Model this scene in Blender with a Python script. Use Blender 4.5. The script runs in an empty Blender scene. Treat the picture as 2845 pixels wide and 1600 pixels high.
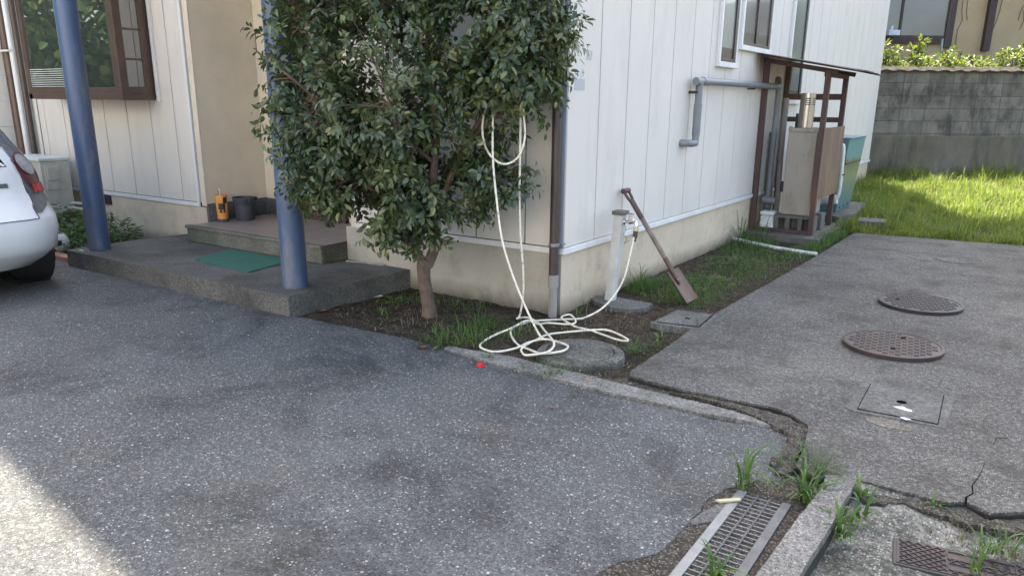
import bpy, bmesh, math, random
import numpy as np
from mathutils import Vector, Matrix, noise
from mathutils.geometry import tessellate_polygon
random.seed(7); rng = np.random.default_rng(7)
R = math.radians
sc = bpy.context.scene
COL = sc.collection

# ---------------------------------------------------------------- camera, world, sun
cam_d = bpy.data.cameras.new('camera'); cam = bpy.data.objects.new('camera', cam_d); COL.objects.link(cam)
cam_d.sensor_width = 36; cam_d.lens = 26.85; cam_d.shift_x = .0005; cam_d.shift_y = .0327
cam_d.clip_start = .05; cam_d.clip_end = 400
rt, dn, fw = Vector((.82869, .55964, .00851)), Vector((.16094, -.22369, -.96128)), Vector((-.53607, .79798, -.27544))
cam.matrix_world = Matrix(((rt.x, -dn.x, -fw.x, 2.7323), (rt.y, -dn.y, -fw.y, -4.7304), (rt.z, -dn.z, -fw.z, 1.5), (0, 0, 0, 1)))
sc.camera = cam
SUN_EL = R(58); SUN_AZ = math.atan2(-.41, .91)          # behind the house, a little to the left
w = bpy.data.worlds.new('World'); sc.world = w; w.use_nodes = True
nt = w.node_tree; sky = nt.nodes.new('ShaderNodeTexSky'); sky.sky_type = 'NISHITA'; sky.sun_disc = False
sky.sun_elevation = SUN_EL; sky.sun_rotation = SUN_AZ; sky.dust_density = 3.0; sky.air_density = 1.0
bg = nt.nodes['Background']; bg.inputs[1].default_value = .15; 
tm = nt.nodes.new('ShaderNodeMix'); tm.data_type = 'RGBA'; tm.blend_type = 'MULTIPLY'; tm.inputs[0].default_value = 1   # thin summer haze: a whiter sky
tm.inputs[7].default_value = (1.11, 1.035, .92, 1); nt.links.new(sky.outputs[0], tm.inputs[6]); nt.links.new(tm.outputs[2], bg.inputs[0])
sl = bpy.data.lights.new('sun', 'SUN'); sl.energy = 5; sl.angle = R(.5); sl.color = (1, .87, .68)
sun = bpy.data.objects.new('sun', sl); COL.objects.link(sun)
sd = Vector((math.sin(SUN_AZ) * math.cos(SUN_EL), math.cos(SUN_AZ) * math.cos(SUN_EL), math.sin(SUN_EL)))
sun.rotation_euler = sd.to_track_quat('Z', 'Y').to_euler(); sun.location = (0, 0, 12)
sc.view_settings.view_transform = 'Standard'; sc.view_settings.look = 'None'
sc.view_settings.exposure = 2.15; sc.view_settings.gamma = 1
sc.render.engine = 'CYCLES'; sc.cycles.max_bounces = 6; sc.cycles.use_denoising = True

# ---------------------------------------------------------------- materials
class NT:
    def __init__(s, name, rough=.7, metal=0, spec=.5):
        s.m = bpy.data.materials.new(name); s.m.use_nodes = True; s.t = s.m.node_tree; s.n = s.t.nodes
        s.p = s.n['Principled BSDF']; s.set(s.p, 'Roughness', rough); s.set(s.p, 'Metallic', metal)
        s.set(s.p, 'Specular IOR Level', spec); s.co = s.n.new('ShaderNodeTexCoord').outputs['Object']
    def set(s, node, k, v):
        if isinstance(v, bpy.types.NodeSocket): s.t.links.new(v, node.inputs[k])
        else:
            if isinstance(v, tuple) and len(v) == 3 and node.inputs[k].type == 'RGBA': v = (*v, 1)
            node.inputs[k].default_value = v
    def map(s, scale=(1, 1, 1), rot=(0, 0, 0)):
        n = s.n.new('ShaderNodeMapping'); s.set(n, 'Vector', s.co); n.inputs['Scale'].default_value = scale; n.inputs['Rotation'].default_value = rot
        return n.outputs[0]
    def noise(s, scale, detail=4, rough=.55, vec=None, out='Fac', dist=0):
        n = s.n.new('ShaderNodeTexNoise'); s.set(n, 'Vector', vec or s.co); s.set(n, 'Scale', scale); s.set(n, 'Detail', detail); s.set(n, 'Roughness', rough); s.set(n, 'Distortion', dist)
        return n.outputs[out]
    def vor(s, scale, feat='F1', out='Color', vec=None, rand=1.):
        n = s.n.new('ShaderNodeTexVoronoi'); n.feature = feat; s.set(n, 'Vector', vec or s.co); s.set(n, 'Scale', scale); s.set(n, 'Randomness', rand)
        return n.outputs[out]
    def ramp(s, fac, *stops, interp='LINEAR'):
        n = s.n.new('ShaderNodeValToRGB'); s.set(n, 'Fac', fac); e = n.color_ramp; e.interpolation = interp
        while len(e.elements) < len(stops): e.elements.new(.5)
        for el, (p, c) in zip(e.elements, stops):
            el.position = p; el.color = (c, c, c, 1) if isinstance(c, (int, float)) else (*c, 1)
        return n.outputs[0]
    def mix(s, fac, a, b, mode='MIX'):
        n = s.n.new('ShaderNodeMix'); n.data_type = 'RGBA'; n.blend_type = mode; s.set(n, 0, fac)
        for k, v in ((6, a), (7, b)):
            if isinstance(v, (int, float)): v = (v, v, v, 1)
            if isinstance(v, tuple) and len(v) == 3: v = (*v, 1)
            if isinstance(v, tuple): n.inputs[k].default_value = v
            else: s.t.links.new(v, n.inputs[k])
        return n.outputs[2]
    def math(s, op, a, b=0., c=None):
        n = s.n.new('ShaderNodeMath'); n.operation = op; s.set(n, 0, a); s.set(n, 1, b)
        if c is not None: s.set(n, 2, c)
        return n.outputs[0]
    def sep(s, v=None):
        n = s.n.new('ShaderNodeSeparateXYZ'); s.set(n, 0, v or s.co); return n.outputs
    def bump(s, h, st=.3, d=.01, prev=None):
        n = s.n.new('ShaderNodeBump'); s.set(n, 'Height', h); s.set(n, 'Strength', st); s.set(n, 'Distance', d)
        if prev is not None: s.set(n, 'Normal', prev)
        s.set(s.p, 'Normal', n.outputs[0]); return n.outputs[0]
    def col(s, c): s.set(s.p, 'Base Color', c); return s

def plain(name, c, rough=.6, metal=0, var=.25, scale=6, bump=.15, bscale=60, streak=False):
    t = NT(name, rough, metal)
    v = t.map((1, 1, .12)) if streak else None
    n = t.noise(scale, 6, .6, vec=v)
    lo = tuple(x * (1 - var) for x in c); hi = tuple(min(1, x * (1 + var * .6)) for x in c)
    t.col(t.ramp(n, (.3, lo), (.7, hi)))
    if bump: t.bump(t.noise(bscale, 4), bump, .004)
    return t.m

# asphalt: dark binder with pale worn stones of several sizes
def m_asphalt():
    t = NT('asphalt', .8, spec=.3)
    wv = t.n.new('ShaderNodeVectorMath'); wv.operation = 'ADD'; t.set(wv, 0, t.co)
    sc_ = t.n.new('ShaderNodeVectorMath'); sc_.operation = 'SCALE'; t.set(sc_, 0, t.noise(70, 3, out='Color')); sc_.inputs['Scale'].default_value = .016
    t.t.links.new(sc_.outputs[0], wv.inputs[1]); vv = wv.outputs[0]
    zone = t.noise(.8, 6, .65); zone2 = t.noise(3.2, 6, .7); zb = t.noise(.55, 3)
    base = t.ramp(zone, (.34, (.032, .039, .045)), (.47, (.065, .075, .085)), (.62, (.115, .130, .143)))
    base = t.mix(t.ramp(zone2, (.42, 0), (.6, .8)), base, (.034, .036, .039))
    base = t.mix(t.ramp(t.noise(230, 3, .7), (.4, .0), (.68, .6)), base, (.17, .175, .175))
    base = t.mix(t.ramp(t.noise(85, 5, .8), (.49, 0), (.58, .85)), base, (.018, .02, .022)); base = t.mix(t.ramp(t.noise(45, 5, .8), (.50, 0), (.62, .6)), base, (.19, .2, .205))
    c = base; h = None
    for sc__, thr, amt, pal in ((170, .30, .8, ((0, (.05, .052, .055)), (.45, (.13, .135, .138)), (.75, (.22, .225, .22)), (.93, (.42, .43, .41)))), (95, .45, .85, ((0, (.06, .062, .066)), (.35, (.15, .155, .16)), (.7, (.25, .255, .245)), (.92, (.46, .46, .43)))), (55, .70, .85, ((0, (.10, .105, .11)), (.4, (.19, .19, .185)), (.75, (.30, .295, .275)), (.93, (.52, .50, .46))))):
        v = t.vor(sc__, vec=vv); d = t.vor(sc__, out='Distance', vec=vv); x, y, z = t.sep(v)[0:3]
        size = t.math('MULTIPLY_ADD', z, .22, .2)
        inside = t.math('MULTIPLY', t.math('LESS_THAN', d, size), t.math('GREATER_THAN', x, thr))
        c = t.mix(t.math('MULTIPLY', inside, amt), c, t.ramp(y, *pal, interp='CONSTANT'))
        hh = t.math('MULTIPLY', inside, .5 if sc__ > 80 else 1.); h = hh if h is None else t.math('MAXIMUM', h, hh)
    c = t.mix(t.ramp(t.noise(1.3, 5, .7), (.5, 0), (.75, .4)), c, (.10, .09, .075))
    st_ = t.ramp(t.noise(1.15, 7, .75, dist=.6), (.36, .5), (.5, 1.), (.66, 1.12)); c = t.mix(1., c, st_, 'MULTIPLY')
    t.col(c)
    b = t.bump(h, .6, .004); b = t.bump(t.noise(110, 5, .75), .7, .006, b); t.bump(t.noise(18, 5), .4, .012, b)
    return t.m
def m_concrete(name, lo, mid, hi, agg=.5, zs=.8, blotch=(.05, .05, .045), bl=.6, fine=190, zd=False):
    t = NT(name, .88, spec=.25)
    z = t.noise(zs, 6, .62); c = t.ramp(z, (.3, lo), (.5, mid), (.7, hi))
    v = t.sep(t.vor(fine))[0]; d = t.vor(fine, out='Distance')
    st = t.ramp(v, (0, (.05, .05, .05)), (.3, (.16, .16, .155)), (.6, (.30, .295, .28)), (.85, (.5, .49, .46)), interp='CONSTANT')
    c = t.mix(t.math('MULTIPLY', t.ramp(d, (.3, 1), (.5, .0)), agg), c, st)
    c = t.mix(t.ramp(t.noise(60, 6, .75), (.42, .8), (.56, 0)), c, t.mix(.7, c, (.02, .02, .02))); c = t.mix(t.ramp(t.noise(38, 6, .8), (.52, 0), (.64, agg * .55)), c, (.42, .415, .39))
    c = t.mix(t.ramp(t.noise(2.6, 6, .7), (.48, 0), (.68, bl)), c, blotch)
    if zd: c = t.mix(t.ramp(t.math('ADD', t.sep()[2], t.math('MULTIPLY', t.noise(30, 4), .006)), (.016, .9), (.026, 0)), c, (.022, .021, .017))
    t.col(c); b = t.bump(t.ramp(d, (.1, 1), (.55, 0)), .45 * agg + .1, .003); t.bump(t.noise(14, 6, .65), .4, .01, b)
    return t.m
def m_siding(name, c=(.68, .645, .60)):
    t = NT(name, .62, spec=.3)
    n = t.noise(1.3, 6, .6); c0 = t.ramp(n, (.3, tuple(x * .93 for x in c)), (.7, c))
    c1 = t.mix(t.ramp(t.noise(5, 6, .7, vec=t.map((1, 1, .25))), (.5, 0), (.8, .4)), c0, (.45, .42, .37))
    z = t.sep()[2]
    low = t.ramp(t.math('ADD', t.math('MULTIPLY', z, 1.0), t.math('MULTIPLY', t.noise(2.2, 5, .65), .9)), (.75, .22), (1.35, 0))
    sx, sy, sz = t.sep()[0:3]; nz = t.noise(7, 6, .7, vec=t.map((1, 1, .25)))
    dy = t.math('ABSOLUTE', t.math('SUBTRACT', sy, 4.36)); dz = t.math('ABSOLUTE', t.math('SUBTRACT', sz, 1.98))
    sm = t.math('SUBTRACT', t.math('ADD', .55, nz), t.math('ADD', t.math('MULTIPLY', dy, 1.5), t.math('MULTIPLY', dz, 1.7)))
    c1 = t.mix(t.ramp(sm, (.35, 0), (.95, .85)), c1, (.17, .12, .09))
    t.col(t.mix(low, c1, (.46, .41, .33)))
    t.bump(t.noise(130, 5, .7), .35, .002); return t.m
def m_stucco(name, c, dirt=(.25, .2, .15), d=.4, bs=160):
    t = NT(name, .9, spec=.2)
    c0 = t.ramp(t.noise(1.6, 6, .65), (.3, tuple(x * .82 for x in c)), (.7, c))
    c0 = t.mix(t.ramp(t.noise(5.5, 7, .72), (.5, 0), (.72, d)), c0, dirt)
    z = t.sep()[2]
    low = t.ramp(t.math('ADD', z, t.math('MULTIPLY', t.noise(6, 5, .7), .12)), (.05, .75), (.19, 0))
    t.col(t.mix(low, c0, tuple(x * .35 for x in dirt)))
    b = t.bump(t.noise(bs, 4, .7), .4, .003); t.bump(t.noise(16, 5), .25, .006, b); return t.m
def m_leaf(name, stops, rough=.34, trans=.22, spec=.5):
    t = NT(name, rough, spec=spec); g = t.n.new('ShaderNodeNewGeometry')
    c = t.ramp(g.outputs['Random Per Island'], *stops)
    c = t.mix(t.ramp(t.noise(3.0, 3), (.4, .0), (.65, .5)), c, t.mix(.5, c, tuple(x * 1.4 for x in stops[-1][1])))
    t.col(c); tr = t.n.new('ShaderNodeBsdfTranslucent'); t.set(tr, 'Color', t.mix(.35, c, (.25, .4, .05)))
    mx = t.n.new('ShaderNodeMixShader'); mx.inputs[0].default_value = trans
    t.t.links.new(t.p.outputs[0], mx.inputs[1]); t.t.links.new(tr.outputs[0], mx.inputs[2])
    t.t.links.new(mx.outputs[0], t.n['Material Output'].inputs[0]); return t.m
def m_soil():
    t = NT('soil', .95, spec=.15)
    c = t.ramp(t.noise(9, 8, .75), (.3, (.022, .018, .014)), (.5, (.06, .048, .037)), (.7, (.13, .105, .078)))
    c = t.mix(t.ramp(t.noise(1.4, 4), (.5, 0), (.68, .6)), c, (.035, .045, .018))
    c = t.mix(t.ramp(t.sep(t.vor(120))[0], (.9, 0), (.93, .6), interp='CONSTANT'), c, (.2, .18, .15))
    t.col(c); b = t.bump(t.noise(55, 8, .8), 1, .02); t.bump(t.noise(9, 6, .7), .8, .04, b); return t.m
def m_metalrust(name, c, rust=(.12, .045, .02), thr=.6, rough=.55, metal=.2, sc=5, streak=True):
    t = NT(name, rough, metal)
    n = t.noise(sc, 7, .68, vec=t.map((1, 1, .3)) if streak else None)
    c0 = t.ramp(t.noise(2.5, 4), (.3, tuple(x * .8 for x in c)), (.7, c))
    t.col(t.mix(t.ramp(n, (thr - .08, 0), (thr + .1, .9)), c0, rust)); t.bump(t.noise(90, 4), .15, .003); return t.m
def m_glass(name, c, rough=.04, spec=.9, ior=1.5):
    t = NT(name, rough, spec=spec); t.set(t.p, 'IOR', ior)
    t.col(t.ramp(t.noise(.7, 3), (.35, tuple(x * .6 for x in c)), (.65, c))); t.set(t.p, 'Coat Weight', .4); t.set(t.p, 'Coat Roughness', .02)
    t.bump(t.noise(1.5, 1), .02, .01); return t.m

M = {}
M['asphalt'] = m_asphalt()
t = NT('gravelly_dirt', .95, spec=.15)
c = t.ramp(t.noise(22, 8, .75), (.3, (.03, .026, .022)), (.5, (.07, .062, .052)), (.7, (.13, .12, .105)))
c = t.mix(t.ramp(t.sep(t.vor(150))[0], (.78, 0), (.8, .7), interp='CONSTANT'), c, (.22, .21, .19)); t.col(c)
b = t.bump(t.noise(80, 8, .8), 1, .012); t.bump(t.noise(12, 6, .7), .7, .03, b); M['gravelly'] = t.m
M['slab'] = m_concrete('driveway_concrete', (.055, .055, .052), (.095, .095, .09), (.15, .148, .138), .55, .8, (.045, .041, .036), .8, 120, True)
M['curb'] = m_concrete('curb_concrete', (.13, .13, .122), (.21, .208, .198), (.29, .287, .275), .8, 3, (.05, .055, .04), .7, 130)
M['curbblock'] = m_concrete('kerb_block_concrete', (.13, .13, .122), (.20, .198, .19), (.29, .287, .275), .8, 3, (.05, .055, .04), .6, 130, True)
M['mossy'] = m_concrete('mossy_concrete', (.03, .034, .026), (.12, .125, .112), (.36, .36, .33), .85, 5, (.018, .022, .013), .95, 95)
M['platform'] = m_concrete('platform_concrete', (.085, .083, .08), (.13, .128, .122), (.19, .185, .175), .15, 1.5, (.05, .048, .043), .7)
M['step'] = m_concrete('step_concrete', (.11, .115, .095), (.16, .163, .14), (.22, .22, .2), .12, 2, (.07, .075, .055), .6)
M['ringc'] = m_concrete('mossy_ring_concrete', (.06, .063, .052), (.11, .112, .10), (.19, .19, .175), .6, 6, (.03, .034, .022), .85, 130)
M['lid'] = m_concrete('lid_concrete', (.09, .092, .09), (.14, .142, .138), (.21, .21, .2), .3, 2, (.05, .055, .045), .6)
M['soil'] = m_soil()
M['siding'] = m_siding('white_siding'); M['groove'] = plain('groove_shadow_gap', (.03, .03, .035), .9)
M['trim'] = plain('white_trim', (.72, .72, .72), .5, var=.12, streak=True)
M['trimgrey'] = plain('grey_corner_trim', (.30, .34, .40), .45, var=.15, streak=True)
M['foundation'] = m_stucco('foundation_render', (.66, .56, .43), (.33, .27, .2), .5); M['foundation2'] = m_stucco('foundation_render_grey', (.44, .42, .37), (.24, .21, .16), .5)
M['beige'] = m_stucco('beige_render', (.72, .645, .53), (.5, .44, .36), .2); M['beige2'] = m_stucco('neighbour_render', (.42, .34, .22), (.3, .22, .14), .3)
M['creamwall'] = m_siding('cream_siding', (.74, .72, .67))
M['sandy'] = m_concrete('sandy_grit', (.10, .09, .072), (.17, .15, .12), (.25, .22, .18), .6, 6, (.07, .065, .055), .6, 150); M['bounce_white'] = plain('bounce_house_wall', (.76, .77, .78), .8, var=.1); M['brown'] = plain('brown_aluminium', (.11, .075, .062), .42, .3, var=.2); M['bronze'] = plain('dark_bronze_aluminium', (.055, .045, .04), .4, .3, var=.2)
M['door'] = plain('brown_door', (.085, .05, .042), .5, var=.3, streak=True)
M['pipebrown'] = plain('brown_downpipe', (.06, .045, .042), .42, var=.25, streak=True)
M['pvc'] = plain('grey_pvc', (.20, .215, .23), .45, var=.15); M['pvclight'] = plain('old_grey_pvc', (.30, .29, .28), .7, var=.3, streak=True, scale=12)
M['glassdark'] = m_glass('dark_window_glass', (.06, .07, .065), .02, .9, 2.1); M['glassfrost'] = m_glass('frosted_glass', (.17, .215, .21), .28, .5)
M['glassgrey'] = m_glass('grey_window_glass', (.16, .165, .18), .15, .6)
t = NT('blue_painted_steel', .38, .0)
c = t.ramp(t.noise(2.2, 6, .6, vec=t.map((1, 1, .5))), (.3, (.042, .075, .155)), (.7, (.065, .11, .215)))
c = t.mix(t.ramp(t.noise(3.5, 8, .75, vec=t.map((1, 1, .22))), (.5, 0), (.62, .75)), c, (.17, .17, .20))
t.col(t.mix(t.ramp(t.math('ADD', t.sep()[2], t.math('MULTIPLY', t.noise(20, 5), .05)), (.02, .85), (.05, 0)), c, (.09, .085, .07))); t.bump(t.noise(9, 3), .12, .01); M['blue'] = t.m
t = NT('floor_tile', .42)
bt = t.n.new('ShaderNodeTexBrick'); t.set(bt, 'Vector', t.map((1, 1, 1))); bt.offset = 0
t.set(bt, 'Scale', 1.); t.set(bt, 'Brick Width', .1); t.set(bt, 'Row Height', .1); t.set(bt, 'Mortar Size', .0035); t.set(bt, 'Mortar Smooth', .2)
t.set(bt, 'Color1', (.30, .255, .24)); t.set(bt, 'Color2', (.24, .205, .195)); t.set(bt, 'Mortar', (.07, .06, .055))
t.col(t.mix(t.ramp(t.noise(4, 6), (.5, 0), (.7, .4)), bt.outputs[0], (.16, .14, .13))); t.bump(bt.outputs['Fac'], -.5, .002); M['tile'] = t.m
M['mat'] = plain('green_mat', (.035, .14, .10), .95, var=.25, scale=40, bump=.8, bscale=300)
M['bark'] = plain('bark', (.13, .095, .075), .9, var=.4, scale=14, bump=.6, bscale=45)
M['leaf'] = m_leaf('evergreen_leaf', ((0, (.026, .048, .032)), (.42, (.045, .078, .048)), (.8, (.066, .11, .052)), (.93, (.11, .16, .06)), (1, (.20, .19, .06))), .3, .22, .6)
M['bough'] = M['bark']
M['grass'] = m_leaf('grass_blade', ((0, (.045, .09, .018)), (.45, (.09, .155, .025)), (.8, (.17, .23, .035)), (1, (.36, .33, .11))), .5, .5, .3)
M['weed'] = m_leaf('weed_blade', ((0, (.03, .075, .025)), (.6, (.06, .13, .038)), (1, (.12, .19, .05))), .45, .3, .3)
M['drygrass'] = m_leaf('dry_blade', ((0, (.09, .07, .045)), (.6, (.16, .13, .085)), (1, (.28, .24, .17))), .7, .2, .2)
M['litter'] = m_leaf('leaf_litter', ((0, (.04, .025, .018)), (.6, (.08, .055, .038)), (.93, (.16, .12, .08)), (1, (.45, .41, .35))), .8, .05, .2)
M['shrub'] = m_leaf('shrub_leaf', ((0, (.02, .06, .015)), (.5, (.06, .13, .02)), (.8, (.16, .22, .03)), (1, (.40, .36, .12))), .45, .35, .3)
M['bushdark'] = m_leaf('dark_bush_leaf', ((0, (.03, .07, .03)), (.6, (.07, .14, .05)), (1, (.14, .23, .08))), .45, .3, .3)
t = NT('hose_rubber', .4)
t.col(t.mix(t.ramp(t.noise(25, 5, .7), (.52, 0), (.68, .75)), (.72, .69, .59), (.17, .16, .14))); M['hose'] = t.m
M['rustiron'] = m_metalrust('cast_iron', (.06, .052, .055), (.085, .06, .055), .55, .6, .4, 6, False)
M['rustiron2'] = m_metalrust('cast_iron_dark', (.05, .05, .055), (.10, .055, .04), .68, .6, .4, 6, False)
M['galv'] = plain('galvanised_steel', (.27, .29, .31), .5, .6, var=.25, scale=9)
M['galvdark'] = plain('worn_galvanised_steel', (.13, .14, .15), .6, .5, var=.3, scale=12)
M['drain'] = NT('drain_interior', .95, spec=0).col((.006, .006, .006)).m
M['shed'] = m_metalrust('brown_angle_steel', (.085, .052, .05), (.16, .08, .06), .6, .6, .2)
M['shedpanel'] = m_metalrust('rusty_sheet', (.17, .105, .085), (.26, .17, .09), .55, .6, .2, 3)
M['tinroof'] = m_metalrust('brown_tin_roof', (.10, .07, .065), (.17, .12, .10), .6, .6, .2)
M['heater'] = m_metalrust('beige_steel_cabinet', (.34, .31, .275), (.2, .15, .11), .62, .5, .1, 6)
M['stainless'] = plain('stainless_flue', (.45, .41, .36), .3, .9, var=.35, streak=True, scale=18)
t = NT('green_tank_paint', .5)
z = t.sep()[2]; c = t.mix(t.ramp(t.math('ADD', z, t.math('MULTIPLY', t.noise(7, 6, .7, vec=t.map((1, 1, .3))), .5)), (.55, (.10, .17, .17)), (.85, (.24, .25, .11)), (1.02, (.10, .12, .07)), (1.12, (.12, .26, .26))), (.12, .26, .27), (.12, .26, .27))
c = t.ramp(t.math('ADD', z, t.math('MULTIPLY', t.noise(7, 6, .7, vec=t.map((1, 1, .3))), .35)), (.35, (.10, .19, .20)), (.75, (.20, .24, .13)), (.98, (.13, .14, .08)), (1.0, (.13, .27, .28)))
t.col(c); M['tank'] = t.m
M['tanklid'] = plain('blue_tank_lid', (.10, .19, .27), .4, var=.2)
M['white'] = plain('white_plastic', (.62, .64, .64), .5, var=.2); M['offwhite'] = plain('aged_white_plastic', (.50, .48, .43), .5, var=.25)
M['blackplastic'] = plain('black_plastic', (.02, .022, .026), .5); M['greyplastic'] = plain('dark_grey_plastic', (.045, .055, .07), .55)
M['chrome'] = plain('chrome', (.7, .7, .7), .12, 1, var=.1, bump=0); M['brass'] = plain('old_connector', (.55, .5, .33), .5)
M['brownrubber'] = plain('brown_connector', (.07, .04, .03), .5)
M['wood'] = plain('grey_wood_handle', (.20, .165, .14), .75, var=.35, streak=False, scale=20); M['redwood'] = m_metalrust('red_painted_handle', (.085, .045, .038), (.1, .06, .05), .5, .6, 0, 9)
M['shovel'] = m_metalrust('rusty_shovel_steel', (.13, .10, .085), (.13, .06, .035), .5, .55, .5, 10, False)
M['block'] = plain('concrete_block', (.13, .125, .11), .9, var=.3, scale=10, bump=.4)
M['post'] = plain('painted_concrete_post', (.50, .51, .49), .6, var=.18, scale=8)
M['orange'] = plain('orange_plastic', (.70, .30, .07), .5, var=.2, scale=10)
M['red'] = plain('red_plastic', (.6, .02, .03), .4); M['mint'] = plain('mint_plastic', (.35, .65, .6), .4)
M['carpaint'] = NT('white_car_paint', .22).col((.72, .75, .80)).m
pb = M['carpaint'].node_tree.nodes['Principled BSDF']; pb.inputs['Coat Weight'].default_value = .8; pb.inputs['Coat Roughness'].default_value = .03
M['carblack'] = plain('car_black_trim', (.02, .02, .022), .45); M['carglass'] = m_glass('car_glass', (.02, .03, .03))
M['tyre'] = plain('tyre_rubber', (.016, .017, .019), .8, bump=.3); M['alloy'] = plain('alloy_rim', (.35, .36, .38), .35, .8)
M['redlens'] = plain('red_lens', (.42, .02, .03), .12, var=.15, bump=0); M['darkred'] = plain('dark_red_lens', (.13, .04, .05), .15, bump=0)
M['clearlens'] = plain('clear_lens', (.42, .46, .50), .15, .4, var=.3, scale=60); M['smoke'] = plain('smoked_lens', (.16, .17, .20), .2, .3, var=.3, scale=40)
M['paper'] = NT('sticker_paper', .6).m
t = NT('sticker_print', .6); br = t.n.new('ShaderNodeTexBrick'); t.set(br, 'Vector', t.map((1, 1, 1), (R(90), 0, R(90)))); t.set(br, 'Scale', 1.)
t.set(br, 'Brick Width', .05); t.set(br, 'Row Height', .009); t.set(br, 'Mortar Size', .0022); t.set(br, 'Color1', (.74, .74, .75)); t.set(br, 'Color2', (.70, .70, .72)); t.set(br, 'Mortar', (.42, .43, .46)); t.col(br.outputs[0]); M['print'] = t.m
t = NT('block_wall', .92, spec=.2)
bt = t.n.new('ShaderNodeTexBrick'); t.set(bt, 'Vector', t.map((1, 1, 1), (R(-90), 0, 0))); bt.offset = 0
t.set(bt, 'Scale', 1.); t.set(bt, 'Brick Width', .485); t.set(bt, 'Row Height', .242); t.set(bt, 'Mortar Size', .009); t.set(bt, 'Mortar Smooth', .3); t.set(bt, 'Bias', .0)
t.set(bt, 'Color1', (.15, .14, .118)); t.set(bt, 'Color2', (.23, .21, .18)); t.set(bt, 'Mortar', (.10, .095, .085))
c = t.mix(t.ramp(t.noise(2.2, 8, .72, vec=t.map((1, 1, .7))), (.44, 0), (.62, .85)), bt.outputs[0], (.055, .052, .05))
c = t.mix(t.ramp(t.noise(7, 8, .75, vec=t.map((1, 1, .25))), (.52, 0), (.7, .55)), c, (.30, .28, .25))
t.col(c); b = t.bump(bt.outputs['Fac'], -.8, .01); t.bump(t.noise(40, 6), .4, .008, b); M['blockwall'] = t.m
t = NT('retaining_concrete', .92, spec=.2)
c = t.ramp(t.noise(1.1, 6, .6), (.3, (.12, .105, .085)), (.7, (.20, .175, .14)))
c = t.mix(t.ramp(t.noise(4, 8, .75, vec=t.map((1, 1, .2))), (.48, 0), (.66, .7)), c, (.07, .065, .055)); t.col(c); t.bump(t.noise(25, 6), .4, .01); M['retain'] = t.m
t = NT('coping_tile', .95, spec=.05); t.col(t.ramp(t.noise(12, 6), (.35, (.03, .029, .026)), (.65, (.085, .082, .072)))); M['darktile'] = t.m
M['darkwood'] = plain('dark_weathered_wood', (.06, .045, .045), .8, var=.3, streak=True); M['lightbox'] = plain('pale_blue_box', (.5, .6, .75), .5)

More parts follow.
